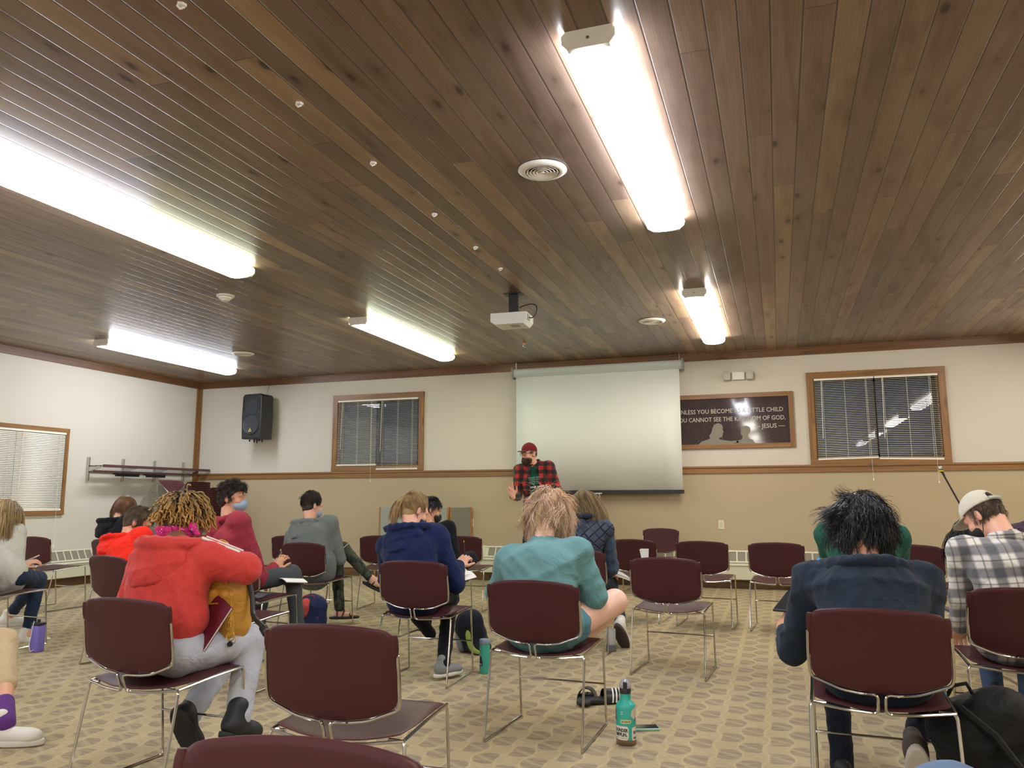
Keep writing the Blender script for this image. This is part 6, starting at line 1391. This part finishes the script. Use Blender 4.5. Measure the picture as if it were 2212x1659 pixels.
kr_ = MB().tube([X(.108, -.10, -.150) + Vector((math.cos(w) * .022, 0, math.sin(w) * .022)) for w in np.linspace(0, 6.28, 20)], .0022, 6).tube([X(.118, -.10, -.168) + Vector((math.cos(w) * .017, .002, math.sin(w) * .017)) for w in np.linspace(0, 6.28, 20)], .0018, 6).build('key_ring', MAT['gold'], yb, True)
MB().lathe([(.001, -.014), (.012, -.008), (.013, .004), (.001, .014)], T=Matrix.Translation(X(.108, -.10, -.185)), n=16).build('charm', ink, kr_, True)
sb = V3(552, 1300, 3.18); m = MB(); m.tube([Vector(v) - Vector(base) for v in bez([V3(536, 1245, 3.12), V3(545, 1290, 3.12), V3(548, 1330, 3.10), V3(566, 1352, 3.05), V3(578, 1372, 3.02)], 5)], [.012] * 16 + [.020] * 4 + [.010], 8); m.build('shoulder_strap', MAT['blackp'], yb, True)
# black case beyond the strap
# navy and red backpack
c = V3(676, 1318, 6.15); base = np.array([c[0], c[1], 0]); b = empty('backpack', base, 0, 'navy backpack with an open salmon-red pocket, on the carpet under the grey hoodie', 'backpack')
Rb = frame((.25, 1, 0), (0, 0, 1)); nv = cloth('navy_canvas', srgb(34, 44, 78), .12, .4, rough=.8); cc = np.array([c[0], c[1], .16]); sdf_obj('main_compartment', [(boxy(cc, Rb, (.13, .09, .18)) + [PLN((0, 0, .004), (0, 0, -1))], .01)], nv, b, base, lambda Q: folds(Q, 13, 2, .008))
sdf_obj('red_pocket', [([EL(cc + A(-.03, -.075, .09), frame((.2, 1, .2), (0.25, 0, 1)), (.055, .06, .085))], .008)], cloth('salmon', srgb(196, 84, 84), .1, .4), b, base, lambda Q: folds(Q, 18, 2, .006))
MB().tube([Vector(cc + A(x_, y_, z_)) - Vector(base) for x_, y_, z_ in ((-.10, -.06, .10), (-.05, -.07, .19), (.03, -.06, .2), (.09, -.06, .13), (.10, -.08, 0))], .005, 6).build('zip', simple('red_zip', srgb(150, 30, 40), .6), b, True)
# green, grey and black backpack
c = V3(1020, 1365, 5.95); base = np.array([c[0], c[1], 0]); b = empty('backpack', base, 0, 'slumped black and grey backpack with a lime green band, right of the navy hoodie', 'backpack')
cc = np.array([c[0], c[1], .13]); Rb = frame((-.3, 1, .35), (-.25, 0, 1)); sdf_obj('main_compartment', [(boxy(cc, Rb, (.10, .10, .17)) + [EL(cc + A(.07, -.02, -.09), np.eye(3), (.10, .1, .05), .05), PLN((0, 0, .004), (0, 0, -1))], .01)], cloth('black_canvas', srgb(26, 30, 38), .2, .5), b, base, lambda Q: folds(Q, 14, 4, .010))
sdf_obj('grey_pocket', [([EL(cc + A(-.08, -.02, -.04), frame((0, 1, 0), (-.2, 0, 1)), (.04, .08, .12)), PLN((0, 0, .004), (0, 0, -1))], .01)], cloth('grey_canvas', srgb(120, 124, 128), .1, .4), b, base)
m = MB(); pts = [cc + A(-.02, -.06, .17), cc + A(-.0, -.10, .08), cc + A(.02, -.12, -.02), cc + A(.06, -.13, -.09), cc + A(.14, -.12, -.12)]; m.tube([Vector(v) - Vector(base) for v in bez(pts, 5)], [.018] * 8 + [.022] * 8 + [.02, .018, .015, .01, .006], 8); m.build('green_band', cloth('lime', srgb(132, 150, 70), .1, .3), b, True)
# big black backpack at the bottom right
c = V3(2125, 1600, 3.65); base = np.array([c[0], c[1], 0]); b = empty('backpack', base, 0, 'large black backpack slumped on the floor right of the dark hoodie chair', 'backpack')
cc = np.array([c[0] + .03, c[1] + .02, .19]); bk = cloth('black_nylon', srgb(18, 20, 23), .3, .6, rough=.6)
sdf_obj('main_compartment', [(boxy(cc, frame((-.35, 1, .1), (-.35, 0, 1)), (.19, .14, .24)) + [EL(cc + A(.16, -.02, -.08), np.eye(3), (.16, .16, .12), .06), PLN((0, 0, .004), (0, 0, -1))], .011)], bk, b, base, lambda Q: folds(Q, 13, 8, .012))
MB().tube([Vector(cc + A(*v)) - Vector(base) for v in ((-.12, -.12, .20), (-.02, -.17, .12), (.06, -.19, 0), (.1, -.19, -.1), (.18, -.2, -.16))], .016, 6).build('shoulder_strap', bk, b, True)
MB().tube([Vector(cc + A(*v)) - Vector(base) for v in ((-.15, -.05, .23), (-.13, -.06, .27), (-.08, -.05, .28), (-.06, -.05, .24))], .008, 6).build('handle', bk, b, True)
# blue jacket on the chair of the person in green
base = np.array([.45, 5.13, .4]); b = empty('jacket', base, 0, 'bright blue jacket hung over the chair back in front of the green shirt', 'jacket')
sdf_obj('jacket_body', [([RC((.21, 5.085, .81), (.69, 5.085, .81), .030, .030, .04), RC((.21, 5.05, .75), (.69, 5.05, .75), .024, .024, .05), RC((.22, 5.045, .62), (.68, 5.045, .62), .018, .018, .08), RC((.22, 5.12, .70), (.68, 5.12, .70), .014, .014, .04)], .009)], cloth('bright_blue', srgb(40, 140, 205), .08, .5), b, base, lambda Q: folds(Q, 18, 2, .005))
# paper on the chair back
t = empty('paper_sheet', (-1.27, 7.75, .66), -.111, 'torn white paper on the back of an empty chair in the back row', 'paper')
MB().prism([(-.048, .045), (.046, .045), (.040, -.06), (-.028, -.06)], 0, .0015, lambda u, v, h: (u, h, v)).build('sheet', MAT['paper'], t)
